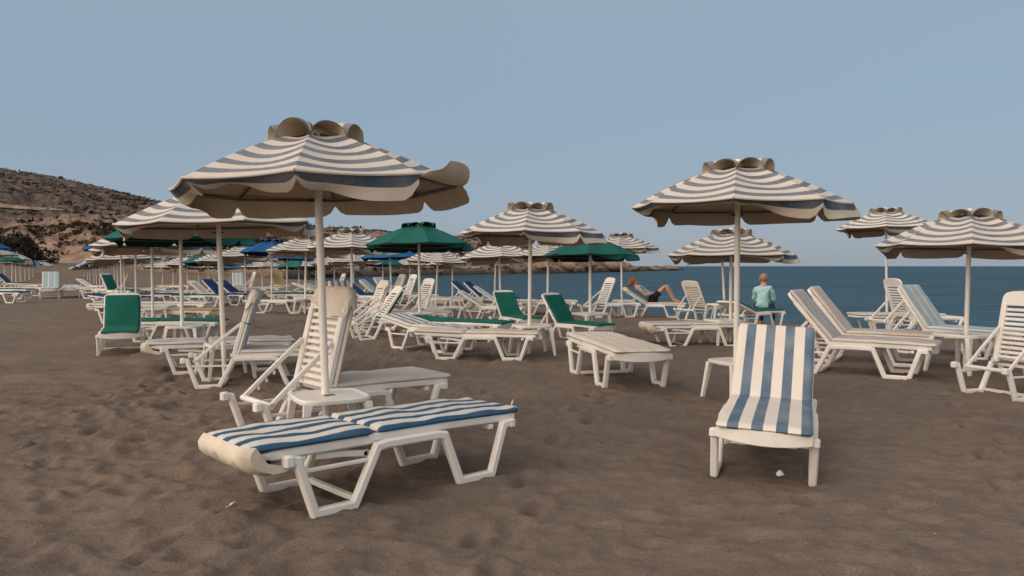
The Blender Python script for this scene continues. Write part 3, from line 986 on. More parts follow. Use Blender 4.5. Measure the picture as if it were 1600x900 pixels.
# ------------------------------------------------------------------ shrubs at the foot of the slope
def shrub(px0, px1, y_top, y_bot, d, ma, mt, label, seed, n=2600):
    rnd = random.Random(seed)
    k = d / F
    cx = wx((px0 + px1) / 2, d); w = (px1 - px0) * k / 2
    z0 = wz(y_bot, d); h = wz(y_top, d) - z0
    root = empty('shrub', (cx, d, z0)); tag(root, label, 'shrub')
    mb = MB()
    lobes = []
    for _ in range(13):
        u = rnd.uniform(-0.78, 0.78); hh = 1 - 0.55 * u * u
        lobes.append((u * w, rnd.uniform(-.5, .5) * w, h * rnd.uniform(0.25, 0.72) * hh, w * rnd.uniform(0.22, 0.40), h * rnd.uniform(0.22, 0.34)))
    for _ in range(n):
        lx, ly, lz, lr, lh = rnd.choice(lobes)
        a = rnd.uniform(0, 6.28); e = rnd.uniform(-1, 1); rr = math.sqrt(1 - e * e)
        q = rnd.uniform(0.55, 1.06)
        p = Vector((lx + lr * rr * math.cos(a) * q, ly + lr * rr * math.sin(a) * q, max(0.05, lz + lh * e * q)))
        s = rnd.uniform(0.10, 0.26) * w / 3.6
        d1 = Vector((rnd.uniform(-1, 1), rnd.uniform(-1, 1), rnd.uniform(-1, 1))).normalized() * s
        d2 = Vector((rnd.uniform(-1, 1), rnd.uniform(-1, 1), rnd.uniform(-1, 1))).normalized() * s
        b = len(mb.v); mb.v.extend([tuple(p - d1), tuple(p - d2 * .6), tuple(p + d1), tuple(p + d2)])
        mb.f.append((b, b + 1, b + 2, b + 3)); mb.m.append(0); mb.uv.append([(0, 0)] * 4)
    mb.build('crown', ma, root, smooth=0)
    tb = MB()
    for q in range(7):
        lx, ly, lz, lr, lh = lobes[q]
        tb.tube([(lx * .15, ly * .15, -0.8), (lx * .5, ly * .5, lz * .55), (lx, ly, lz)], [w * .05, w * .035, w * .012], 6)
    tb.build('trunk', mt, root)
bark = mat_plain('bark', (0.10, 0.075, 0.055), None, 0.95, 4)
leafD = mat_leaf('dark_leaf', (0.022, 0.022, 0.015), (0.060, 0.054, 0.035), 1.2)
leafB = mat_leaf('brown_leaf', (0.050, 0.030, 0.022), (0.100, 0.060, 0.042), 1.2)
shrub(-28, 74, 362, 416, 118, leafD, bark, 'large dark evergreen shrub where the hill meets the sand, behind the left parasols', 5, 4200)
shrub(92, 142, 343, 374, 150, leafB, bark, 'rounded brown dry shrub on the sandy slope', 6, 1800)
shrub(128, 160, 368, 390, 133, leafB, bark, 'small brown shrub low on the bank just above the left parasol row', 8, 1100)

# ------------------------------------------------------------------ boulders
def boulder_mesh(seed, mat):
    import bmesh
    rnd = random.Random(seed)
    bm = bmesh.new(); bmesh.ops.create_icosphere(bm, subdivisions=3, radius=1.0)
    planes = []
    for _ in range(11):
        nv = Vector((rnd.gauss(0, 1), rnd.gauss(0, 1), rnd.gauss(0, .8))).normalized(); planes.append((nv, rnd.uniform(0.55, 0.88)))
    for v in bm.verts:
        p = v.co.copy()
        for nv, dd in planes:
            k = p.dot(nv)
            if k > dd: p -= nv * (k - dd) * 0.92
        f = float(fbm(np.array([p.x * 2 + seed]), np.array([p.y * 2 + p.z * 1.7]), seed, 3)[0])
        v.co = p * (1 + 0.07 * f)
        v.co.z *= 0.78
    me = bpy.data.meshes.new('boulder'); bm.to_mesh(me); bm.free()
    me.polygons.foreach_set('use_smooth', [True] * len(me.polygons)); me.set_sharp_from_angle(angle=R(28))
    me.materials.append(mat)
    return me
m, nt, bs = newmat('boulder_stone')
bs.inputs['Roughness'].default_value = 0.92; bs.inputs['Specular IOR Level'].default_value = 0.1
a_ = noise(nt, 1.6, 6, 0.7); c1 = ramp(nt, a_.outputs[0], [(0.3, (0.17, 0.108, 0.078)), (0.55, (0.34, 0.235, 0.175)), (0.75, (0.45, 0.34, 0.26))])
hs = N(nt, 'ShaderNodeHueSaturation'); nt.links.new(c1.outputs[0], hs.inputs['Color'])
nt.links.new(mathn(nt, 'ADD', mathn(nt, 'MULTIPLY', obj_random(nt), 0.55), 0.62), hs.inputs['Value'])
geo = N(nt, 'ShaderNodeNewGeometry'); sp = N(nt, 'ShaderNodeSeparateXYZ'); nt.links.new(geo.outputs['Position'], sp.inputs[0])
tide = N(nt, 'ShaderNodeMapRange'); tide.inputs['From Min'].default_value = SEA + 0.1; tide.inputs['From Max'].default_value = SEA + 1.5
tide.inputs['To Min'].default_value = 0.30; tide.inputs['To Max'].default_value = 1.0
nt.links.new(sp.outputs['Z'], tide.inputs['Value'])
h2_ = N(nt, 'ShaderNodeHueSaturation'); nt.links.new(hs.outputs[0], h2_.inputs['Color']); nt.links.new(tide.outputs[0], h2_.inputs['Value'])
nt.links.new(h2_.outputs[0], bs.inputs['Base Color']); bump(nt, a_.outputs[0], 0.8, 0.3, bs)
BOULD = [boulder_mesh(40 + q, m) for q in range(7)]
rnd = random.Random(21)
def boulder(px, y_mid, d, wpx, hpx, label, group):
    o = link('boulder', BOULD[rnd.randrange(7)])
    o.location = (wx(px, d), d, wz(y_mid, d))
    k = d / F * 0.5
    o.scale = (wpx * k * 1.12, max(wpx * k * 0.9, 1.0), hpx * k * 1.35)
    o.rotation_euler = (rnd.uniform(-.2, .2), rnd.uniform(-.25, .25), rnd.choice((0, math.pi)) + rnd.uniform(-.5, .5))
    tag(o, label, 'boulder', group)
def d_at(px): return float(interp(px, D0))
# big single ones first: (px, ymid, width, height, label)
for px, ym, w, h, lb in ((955, 415, 40, 22, 'tall pointed boulder, highest on the far end of the rocky headland'),
                         (918, 415, 34, 19, 'broad brown boulder on the headland left of the pointed boulder'),
                         (888, 414, 30, 20, 'pale tan boulder on the headland behind the green seaside parasol'),
                         (850, 413, 30, 20, 'squarish tan boulder on the headland between two parasol poles'),
                         (1022, 421, 24, 8, 'low flat boulder near the tip of the headland'),
                         (1046, 420, 30, 10, 'rounded dark boulder forming the outer tip of the headland'),
                         (990, 421, 26, 9, 'low brown boulder right of the pointed boulder'),
                         (322, 384, 18, 10, 'pale oblong boulder on the bank over the middle parasols'),
                         (336, 381, 16, 11, 'pale round boulder on the bank next to the pale oblong one'),
                         (308, 384, 13, 11, 'pale upright boulder on the bank beside the green parasol'),
                         (288, 388, 12, 9, 'small pale boulder low on the bank above the left parasols')):
    boulder(px, ym, d_at(px) + 3, w, h, lb, 'boulders on the rocky shore')
for k in range(66):
    px = 470 + (1000 - 470) * (k + rnd.random()) / 66
    dd = d_at(px)
    top = float(interp(px, BANK)); bot = HORIZ + (EYE - SEA) / dd * F
    q = rnd.random()
    ym = top + (bot - top) * (0.02 + 0.85 * q)
    sz = rnd.uniform(9, 25) * (1 if px < 900 else .62)
    boulder(px, ym, dd + 14 * (1 - q) + 1, sz, sz * rnd.uniform(.5, .75), 'brown boulder among the others heaped along the far waterline', 'heaped boulders along the far waterline')
for k in range(26):
    px = rnd.uniform(205, 470); dd = d_at(px); q = rnd.random()
    top = float(interp(px, BANK)); bot = 428
    boulder(px, top + (bot - top) * (0.1 + .8 * q), dd + 16 * (1 - q) + 1, rnd.uniform(5, 13), rnd.uniform(4, 8), 'reddish boulder among others on the eroded bank behind the middle parasols', 'boulders on the eroded bank')

# ================================================================== PARASOLS
W_ = 'striped beach parasols'; G_ = 'green beach parasols'; B_ = 'blue beach parasols'
grp = {'s': W_, 'g': G_, 'b': B_, 'main': W_}
near = [
 # px, d, half, rim_y, kind, rot, tilt, var, label
 (510, 6.0, 220, 292, 'main', -97, (1.7, 0), 0, 'largest striped parasol, nearest the camera, its seaward valance blown up'),
 (1151, 8.3, 164, 321, 's', -92, (0, 0.5), 0, 'grey and cream striped parasol over the chair that faces the camera'),
 (350, 9.6, 146, 350, 's', -76, (1.5, 1), 1, 'striped parasol partly behind the nearest one, over the hooded lounger'),
 (284, 12.9, 107, 372, 'g', -85, (0.4, 0), 0, 'dark green parasol in the left row with a flat low canopy'),
 (827, 12.5, 110, 364, 's', -95, (-0.5, 0), 2, 'striped parasol in the middle, over the two flat cream loungers'),
 (1510, 10.5, 133, 384, 's', -88, (-1, 0), 3, 'striped parasol cut by the right edge, beside a white table'),
 (656, 16.6, 82, 382, 'g', -80, (0, 0), 1, 'tall green parasol with an airy looped top in mid beach'),
 (922, 15.5, 73, 399, 'g', -92, (0.3, 0), 0, 'green parasol near the water, right of the middle striped one'),
 (1142, 14.2, 96, 398, 's', -84, (0, 0), 1, 'striped parasol seen below the rim of the big right one'),
 (1387, 19.2, 73, 356, 's', -90, (1.2, 0), 2, 'striped parasol by the sea, left of the one at the right edge'),
 (972, 23.5, 56, 388, 's', -95, (-1.0, 0), 3, 'striped parasol behind the green seaside parasol, over the reclining woman'),
 (1134, 20.0, 60, 402, 's', -70, (1.5, 0), 0, 'parasol hidden behind two others, its thin pole leaning beside theirs'),
 (783, 20.5, 61, 402, 's', -86, (0, 0), 0, 'low striped parasol left behind the middle striped one'),
 (772, 25.0, 50, 400, 's', -60, (-2.2, 0), 1, 'parasol whose leaning thin pole stands left of the low striped one'),
 (855, 19.5, 52, 400, 's', -90, (-2.4, 0), 2, 'striped parasol with a leaning pole squeezed behind the green seaside one'),
 (680, 23.0, 49, 407, 's', -80, (-2.5, 0), 3, 'small striped parasol hung low below the tall green one'),
 (549, 19.5, 69, 387, 's', -90, (0, 0), 0, 'striped parasol right behind the pole of the nearest parasol'),
 (476, 23.0, 60, 393, 's', -78, (1.0, 0), 1, 'striped parasol left of the pole of the nearest parasol'),
 (424, 28.0, 48, 394, 'b', -85, (1, 0), 0, 'bright blue parasol, largest of the blue ones, left of the nearest pole'),
 (384, 30.0, 46, 401, 's', -90, (0, 0), 2, 'striped parasol tucked left under the largest blue one'),
 (612, 28.5, 44, 401, 'b', -90, (1, 0), 1, 'blue parasol under the edge of the tall green one'),
 (553, 31.0, 40, 408, 's', -84, (0, 0), 3, 'low striped parasol below the one behind the nearest pole'),
 (598, 40.0, 31, 413, 'g', -90, (0, 0), 0, 'flat green parasol just below the blue one in mid beach'),
 (640, 44.0, 29, 414, 's', -90, (0, 0), 1, 'tiny striped parasol beside the flat green one in front of the rocks'),
 (707, 32.0, 40, 413, 's', -95, (-1.5, 0), 2, 'small striped parasol standing in front of the water and tan rocks'),
 (522, 34.0, 36, 413, 's', -90, (0, 0), 0, 'striped parasol with its thin pole just right of the nearest pole'),
 (494, 38.0, 34, 415, 's', -80, (0, 0), 1, 'low striped parasol by the water left of the nearest pole'),
 (467, 38.0, 33, 417, 'g', -90, (0, 0), 1, 'green parasol low in the crowd over the yellow chair'),
 (448, 33.0, 39, 403, 'b', -95, (0, 0), 1, 'blue parasol mostly hidden behind the striped canopy left of the nearest pole'),
 (410, 42.0, 31, 416, 's', -85, (0, 0), 2, 'small striped parasol directly under the largest blue one'),
 (379, 46.0, 25, 418, 'b', -90, (0, 0), 0, 'small blue parasol low between two striped ones in the far crowd'),
 (348, 34.0, 42, 408, 's', -90, (0, 0), 3, 'wide striped parasol seen left and right of the second pole'),
 (325, 36.0, 39, 411, 'g', -80, (1, 0), 0, 'green parasol with a pointed left side in the far crowd'),
 (335, 50.0, 27, 418, 'g', -90, (0, 0), 1, 'tiny green parasol below the wide striped one in the far crowd'),
 (360, 56.0, 25, 418, 's', -90, (0, 0), 0, 'tiny striped parasol left of the small blue one in the far crowd'),
 (311, 54.0, 25, 418, 's', -90, (0, 0), 1, 'tiny striped parasol below the green one with the pointed side'),
 (293, 40.0, 35, 413, 's', -90, (1, 0), 2, 'striped parasol just right of the green parasol pole, far back'),
 (270, 47.0, 28, 415, 'b', -90, (0, 0), 1, 'blue parasol far back, glimpsed left of the green parasol pole'),
 (254, 44.0, 30, 417, 's', -85, (0, 0), 3, 'striped parasol far back in the gap of the left row'),
 # left row going away
 (238, 16.6, 86, 384, 's', -82, (0.5, 0), 2, 'striped parasol in the left row right behind the green one'),
 (212, 23.0, 64, 391, 's', -90, (0.5, 0), 3, 'third striped canopy of the left row, its flat rim below the green one'),
 (190, 26.5, 55, 389, 'b', -100, (0, 0), 0, 'blue parasol of the left row showing only its tip at the side'),
 (196, 29.5, 53, 404, 's', -84, (0, 0), 1, 'low wide striped parasol of the left row with faded bands'),
 (184, 33.5, 46, 408, 's', -90, (0, 0), 2, 'striped parasol of the left row, half under the low wide one'),
 (178, 38.0, 41, 410, 's', -80, (0, 0), 0, 'striped parasol in the left row about halfway to the bank'),
 (170, 46.0, 34, 412, 'b', -90, (0, 0), 1, 'small dark blue parasol in the middle of the far left row'),
 (161, 50.0, 32, 412, 's', -90, (0, 0), 1, 'striped parasol behind the small dark blue one in the far left row'),
 (156, 56.0, 29, 414, 's', -90, (0, 0), 2, 'small striped parasol in the far left row, seventh pole from its far end'),
 (151, 61.0, 26, 415, 's', -90, (0, 0), 3, 'small striped parasol in the far left row, sixth pole from its far end'),
 (147, 66.0, 25, 415, 's', -90, (0, 0), 0, 'small striped parasol in the far left row, fifth pole from its far end'),
 (141, 72.0, 24, 415, 'b', -90, (0, 0), 0, 'tiny blue parasol at the far end of the left row'),
 (137, 80.0, 22, 417, 's', -90, (0, 0), 1, 'tiny striped parasol at the far end of the left row, next to the blue one'),
 (131, 90.0, 21, 419, 's', -90, (0, 0), 2, 'last and lowest striped parasol of the left row, nearest the bare sand'),
 # cluster at the left edge
 (-20, 41.0, 31, 387, 'b', -90, (0, 0), 1, 'blue parasol cut by the left edge, highest in that cluster'),
 (-4, 45.0, 28, 398, 's', -90, (0, 0), 0, 'striped parasol cut by the left edge above the green one'),
 (8, 50.0, 27, 407, 'g', -90, (0, 0), 0, 'green parasol near the left edge in front of striped ones'),
 (18, 54.0, 25, 404, 's', -90, (0, 0), 1, 'striped parasol behind the green one near the left edge'),
 (25, 60.0, 22, 410, 's', -90, (0, 0), 2, 'striped parasol third from the left edge in the far cluster'),
 (32, 66.0, 21, 411, 'b', -90, (0, 0), 1, 'blue parasol in the cluster by the left edge, under a striped one'),
 (39, 74.0, 19, 413, 's', -90, (0, 0), 3, 'striped parasol left of the small blue one near the dark shrub'),
 (46, 80.0, 18, 413, 'b', -90, (0, 0), 0, 'small blue parasol in front of the dark shrub'),
 (52, 88.0, 17, 415, 's', -90, (0, 0), 0, 'small striped parasol right of the blue one by the dark shrub'),
 (65, 95.0, 18, 415, 's', -90, (0, 0), 1, 'pale striped parasol at the inner end of the left edge cluster'),
]
for px, d, half, ry, kind, rot, tilt, var, lb in near:
    r = parasol(px, d, half, ry, kind, lb, rot, (-tilt[0], tilt[1]), var, grp[kind])

# ================================================================== TABLES
for a in [
 (514, 5.92, 28, 'white plastic table round the pole of the nearest parasol', 1.06),
 (1154, 8.3, 20, 'white plastic table behind the chair that faces the camera', 1.0),
 (831, 12.5, 12, 'white plastic table behind the two flat cream loungers in the middle', 1.15),
 (1507, 10.5, 25, 'white plastic table under the parasol at the right edge', 1.22),
 (288, 12.9, 5, 'white plastic table under the green parasol of the left row', 1.05),
 (355, 9.95, 30, 'white plastic table half hidden behind the hooded lounger of the second parasol', 1.05),
 (922, 15.3, 30, 'white plastic table under the green seaside parasol', 1.2),
 (1130, 14.0, 18, 'white plastic table beside the flat striped lounger near the sea', 1.1),
 (1126, 19.6, 10, 'white plastic table between the green chair and the seated person', 1.15),
 (555, 19.5, 20, 'white plastic table in front of the grey striped chair', 1.1),
 (474, 22.8, 14, 'white plastic table right of the bare flat lounger, left of the nearest pole', 1.1),
 (688, 21.6, 8, 'white plastic table under the low striped parasol by the slatted lounger', 1.2),
 (656, 16.6, 22, 'white plastic table under the tall green parasol in mid beach', 1.05),
 (975, 22.6, 15, 'white plastic table behind the head of the reclining woman', 1.1),
 (241, 17.3, 20, 'white plastic table in the left row behind the yellow lounger', 1.05)]:
    table(a[0], a[1], a[2], a[3], a[4])

# ================================================================== SUN LOUNGERS
def LG(px, d, ang, th, style, label, **k):
    return lounger(wx(px, d), d, ang, th, style, label, **k)
# near and middle ones (hinge position)
lounger(-1.56 + .76 * .743, 4.40 + .76 * .669, 42.0, 0, 'deep', 'flat lounger with deep blue and white stripes, nearest of all', hood=True, seed=2, wr=1.6, scale=1.04)
lounger(1.965, 6.14, 250, 44, 'blue', 'chair with blue and white stripes standing upright and facing the camera', seed=3, wr=0.9, roll=-2.4, scale=1.03, z=gz(1.8, 5.7) - 0.055)
lounger(-2.04 + .535 * .766, 6.16 + .535 * .643, 40, 104, 'cream', 'hooded lounger folded forward beside the nearest parasol pole', hood=True, seed=1, wr=1.5, scale=1.08)
lounger(-3.24, 9.42, 14, 106, 'faded', 'hooded slatted lounger folded forward under the second striped parasol', hood=True, strap=True, seed=4)
lounger(-4.75 + .72, 10.35 + .28, 21, 0, 'faded', 'flat lounger with faded stripes behind the hooded slatted one', hood=True, seed=2, wr=1.3)
LG(190, 13.15, -66, 48, 'green', 'green cushioned chair facing the camera on the left', strap=True, seed=1)
LG(256, 14.7, 2, 0, 'green', 'flat lounger with green cushion behind the left green chair', seed=2)
LG(262, 17.6, 0, 0, 'yellow', 'flat lounger with yellow cushion in the left row', seed=3)
LG(196, 18.9, 3, 4, 'faded', 'striped lounger with a bulging hood, head towards the open sand', hood=True, seed=1)
LG(262, 20.6, 0, 0, 'faded', 'flat faded striped lounger behind the yellow one', seed=3)
LG(178, 25.5, -8, 6, 'navy', 'white lounger with a blue cushion at the edge of the left aisle', seed=2)
lounger(-0.68, 12.12, -5, 2, 'cream', 'flat cream lounger set sideways in front of the middle parasol', seed=4, wr=1.2)
lounger(1.21, 10.05, -79, 1, 'cream', 'flat cream lounger with a rounded foot pointing to the camera', seed=2, wr=0.9, scale=1.14)
lounger(-1.50, 13.45, -40, 11, 'grey', 'flat grey striped lounger behind the sideways cream one', seed=3, wr=1.3)
lounger(-1.05, 14.6, -24, 1, 'green', 'flat lounger with a thin green cushion behind the grey striped one', seed=2, strap=True)
LG(799, 16.9, -64, 52, 'green', 'green cushioned chair left of the middle parasol pole', strap=True, seed=3, scale=0.9)
LG(884, 14.8, -46, 54, 'green', 'green cushioned chair right of the middle parasol pole', strap=True, seed=4, scale=0.9)
LG(940, 21.8, 20, 112, None, 'bare slatted lounger folded forward, alone before the water')
LG(1010, 22.6, -6, 34, 'cream', 'cream lounger on which the auburn haired woman reclines', seed=2, hood=True)
LG(1092, 20.4, 35, 62, 'green', 'lounger with green cushion seen from behind, right of the reclining woman', seed=1)
LG(1166, 17.7, 38, 20, 'green', 'low lounger on which the person in aqua sits', seed=3)
LG(1074, 13.9, 8, 0, 'faded', 'flat striped lounger with a drooping hood left of the striped parasol pole', hood=True, seed=1)
LG(1306, 10.5, -33, 50, 'faded', 'striped lounger with its back raised, nearer of the pair on the right', seed=2, scale=1.1)
LG(1326, 11.7, -31, 52, 'cream', 'cream lounger with its back raised, farther of the pair on the right', hood=False, seed=3, scale=1.1)
LG(1462, 12.7, -54, 55, 'pale', 'pale aqua chair with white lines behind the right table', seed=2, scale=1.08)
LG(1412, 15.6, 6, 72, None, 'bare slatted lounger behind the pale aqua chair', scale=1.05)
LG(1388, 16.8, 3, 0, 'faded', 'flat lounger on the shore under the right seaside parasol', seed=4)
lounger(5.39, 8.55, 19, 101, None, 'bare slatted lounger cut by the right edge')
LG(590, 15.3, 24, 124, 'green', 'lounger folded far forward over its green cushion', seed=2)
LG(580, 16.9, 26, 112, 'cream', 'white hooded lounger standing behind the folded green one', hood=True, seed=3)
LG(628, 17.6, 0, 0, 'cream', 'flat cream lounger between the folded green one and the tall green parasol', seed=1)
LG(537, 19.8, -62, 55, 'grey', 'chair with wide grey stripes right of the nearest pole', seed=2)
LG(425, 23.3, 2, 0, None, 'bare flat lounger left of the nearest pole')
LG(658, 19.6, 34, 108, None, 'beige slatted lounger folded forward left of the low striped parasol')
LG(757, 20.4, -10, 32, None, 'bare lounger with its head half raised, left of the green chair')
LG(700, 24.5, 0, 0, 'cream', 'flat cream lounger at the waterline behind the beige slatted one', seed=2)
LG(735, 25.5, -12, 42, 'navy', 'left of two loungers with blue head cushions by the water', seed=1)
LG(755, 25.0, -12, 42, 'navy', 'right of two loungers with blue head cushions by the water', seed=3)
LG(775, 23.5, -10, 34, None, 'bare lounger half raised just right of the blue cushioned pair')
LG(842, 22.8, -2, 0, 'cream', 'flat lounger by the water behind the two green chairs', seed=4)
LG(618, 28.5, 30, 110, 'yellow', 'lounger with a yellow hood folded forward by the water', seed=1)
LG(636, 27.5, 30, 110, None, 'cream slatted lounger folded forward, next to the yellow hooded one')
LG(567, 27.0, -12, 36, 'navy', 'blue cushioned lounger just right of the nearest pole, nearer of two')
LG(559, 28.8, -12, 36, 'navy', 'blue cushioned lounger just right of the nearest pole, farther of two')
LG(588, 29.5, -10, 40, 'pale', 'pale lounger with its back raised behind the blue cushioned two')
LG(605, 33.0, -30, 45, 'pale', 'pale chair by the water between two distant poles')
LG(528, 32.0, 28, 110, None, 'slatted white lounger folded forward before the water, by the nearest pole')
LG(344, 28.5, -10, 44, 'navy', 'lounger with a raised blue back between the second and nearest poles')
LG(322, 29.8, -10, 38, None, 'bare lounger with raised back left of the blue one')
LG(366, 30.5, -15, 36, 'navy', 'blue cushioned lounger close behind the hood of the second lounger')
LG(372, 44.0, -68, 60, 'pale', 'small pale chair facing the camera in the far crowd')
LG(391, 38.0, 30, 106, None, 'far slatted chair back right of the small pale chair')
LG(303, 27.5, 0, 0, 'green', 'flat lounger with a dark green cushion far behind the green parasol pole')
LG(278, 31.0, 0, 0, 'faded', 'flat striped lounger far back between two left row poles')
LG(270, 42.0, -5, 0, 'yellow', 'far flat lounger with a yellow cushion in the crowd')
LG(240, 28.0, 0, 0, 'navy', 'flat lounger with a blue cushion far down the left row')
LG(225, 34.0, 0, 0, 'faded', 'flat faded lounger far down the left row')
LG(176, 31.5, -15, 62, 'green', 'green backed lounger far down the left row')
LG(188, 28.0, 25, 108, None, 'slatted white lounger folded forward in the left row')
LG(152, 33.0, 0, 6, 'faded', 'flat grey lounger at the aisle edge of the left row')
LG(142, 42.0, 0, 30, None, 'small bare lounger at the aisle end of the left row')
LG(436, 43.0, -55, 60, 'yellow', 'yellow chair facing the camera under the low green parasol')
LG(452, 29.0, 0, 0, 'green', 'flat green lounger behind the bare flat one')
LG(416, 31.0, 0, 0, 'faded', 'far flat lounger just right of the hooded slatted one')
LG(402, 36.0, 0, 0, 'cream', 'far flat cream lounger in front of the slatted chair back')
LG(505, 30.0, -8, 26, 'faded', 'striped lounger with a low raised back left of the nearest pole')
LG(482, 36.0, -5, 20, None, 'small bare lounger by the water left of the nearest pole')
LG(497, 26.0, 0, 0, 'faded', 'flat striped lounger hidden behind the hood of the nearest folded one')
LG(520, 23.5, 0, 0, 'cream', 'flat cream lounger behind the grey striped chair')
LG(79, 33.5, -63, 55, 'pale', 'pale chair facing the camera, alone on the sand between the two rows', scale=1.08)
LG(111, 34.5, -63, 4, 'pale', 'flat pale lounger beside the lone pale chair', scale=1.08)
LG(10, 33.0, -4, 0, 'green', 'flat lounger with a green cushion by the left edge')
LG(-6, 28.5, -4, 0, 'navy', 'flat blue cushioned lounger cut by the left edge')
LG(38, 38.0, 0, 0, 'faded', 'flat striped lounger in the left edge cluster, nearest the lone pale chair')
LG(50, 43.0, 0, 3, 'yellow', 'flat pinkish yellow lounger in the left edge cluster')
LG(22, 40.0, 0, 0, None, 'bare flat lounger in the left edge cluster under the green parasol')
LG(14, 47.0, 4, 45, 'navy', 'raised dark blue lounger far in the left edge cluster')

# ================================================================== PEOPLE
def skin_mesh(name, joints, edges, mat, sub=2, root=0, wide=1.0, fold=0.0):
    me = bpy.data.meshes.new(name + '_cage')
    me.from_pydata([j[:3] for j in joints], edges, [])
    o = bpy.data.objects.new(name + '_cage', me); COL.objects.link(o)
    o.modifiers.new('s', 'SKIN')
    sv = me.skin_vertices[0].data
    for i, j in enumerate(joints):
        r = j[3]; sv[i].radius = r if isinstance(r, tuple) else (r, r)
        sv[i].use_root = (i == root)
    o.modifiers['s'].use_smooth_shade = True
    mod = o.modifiers.new('u', 'SUBSURF'); mod.levels = sub; mod.render_levels = sub
    dg = bpy.context.evaluated_depsgraph_get(); dg.update()
    out = bpy.data.meshes.new_from_object(o.evaluated_get(dg))
    out.name = name
    bpy.data.objects.remove(o); 
    for v in out.vertices: v.co.y *= wide
    if fold:
        cs = np.array([v.co[:] for v in out.vertices]); f = vnoise(cs[:, 0] * 7 + cs[:, 1] * 9, cs[:, 2] * 16 + cs[:, 1] * 6, 8) + 0.6 * vnoise(cs[:, 1] * 21, cs[:, 2] * 24 + cs[:, 0] * 9, 9)
        nn = [v.normal.copy() for v in out.vertices]
        for v, q, m_ in zip(out.vertices, f, nn): v.co = v.co + m_ * float(q) * fold
    out.materials.clear(); out.materials.append(mat)
    out.polygons.foreach_set('use_smooth', [True] * len(out.polygons))
    return out

def merge(name, meshes, mats):
    mb = MB()
    for k, me in enumerate(meshes):
        mb.add([v.co[:] for v in me.vertices], [tuple(p.vertices) for p in me.polygons], k)
    return mb.mesh(name, mats, 180)

def ball(c, r, seed=0, amp=0.0, n=10, squash=(1, 1, 1)):
    mb = MB(); P = []
    for j in range(n + 1):
        th = math.pi * j / n
        row = []
        for i in range(2 * n):
            ph = math.pi * i / n
            d = Vector((math.sin(th) * math.cos(ph), math.sin(th) * math.sin(ph), math.cos(th)))
            k = 1 + amp * float(vnoise(np.array([d.x * 4 + seed]), np.array([d.y * 4 + d.z * 5]), seed)[0])
            row.append((c[0] + d.x * r * k * squash[0], c[1] + d.y * r * k * squash[1], c[2] + d.z * r * k * squash[2]))
        P.append(row)
    mb.grid(P, closed_u=True, flip=True)
    return mb

def lerp3(a, b, t): return tuple(a[i] + (b[i] - a[i]) * t for i in range(3))
def hand(wrist, tip_dir, side, curl_dir, s=1.0):
    """palm plus five separate fingers as one small mesh"""
    w = Vector(wrist); t = Vector(tip_dir).normalized(); c = Vector(curl_dir).normalized(); sd = t.cross(c).normalized() * side
    mb = MB()
    mb.tube([w - t * .02, w + t * .03, w + t * .07, w + t * .085], [.024 * s, .034 * s, .040 * s, .030 * s], 10)
    for q, L in enumerate((.068, .078, .073, .058)):
        b0 = w + t * .078 + sd * (.027 - .018 * q)
        mb.tube([b0, b0 + t * L * .45 + c * .006, b0 + t * L * .75 + c * .022, b0 + t * L * .9 + c * .042], [.0095, .009, .008, .0065], 6)
    b0 = w + t * .03 + sd * .028
    mb.tube([b0, b0 + sd * .028 + t * .025, b0 + sd * .036 + t * .055 + c * .012], [.012, .010, .008], 6)
    return mb.mesh('hand', M['skin'], 180)

def head_parts(hc, fwd, up):
    """nose, eyes, ears, mouth round the head centre hc"""
    hc = Vector(hc); f = Vector(fwd).normalized(); u = Vector(up).normalized(); s = f.cross(u)
    mb = MB()
    mb.tube([hc + f * .088 + u * .022, hc + f * .112 - u * .014, hc + f * .088 - u * .026], [.009, .015, .010], 6)
    for q in (-1, 1):
        e = hc + s * q * .086 - u * .005
        mb.tube([e + u * .028, e + s * q * .014 + u * .01, e - u * .03], [.008, .013, .008], 6)
    d = MB()
    for q in (-1, 1):
        e = hc + s * q * .034 + f * .084 + u * .012
        d.tube([e - s * .011, e, e + s * .011], [.004, .008, .004], 6)
    l = MB(); e = hc + f * .088 - u * .052
    l.tube([e - s * .024, e, e + s * .024], [.004, .008, .004], 6)
    return mb.mesh('f', M['skin'], 180), d.mesh('e', M['dark'], 180), l.mesh('l', M['skin'], 180)

lipmat = mat_plain('lips', (0.42, 0.16, 0.12), None, 0.4)

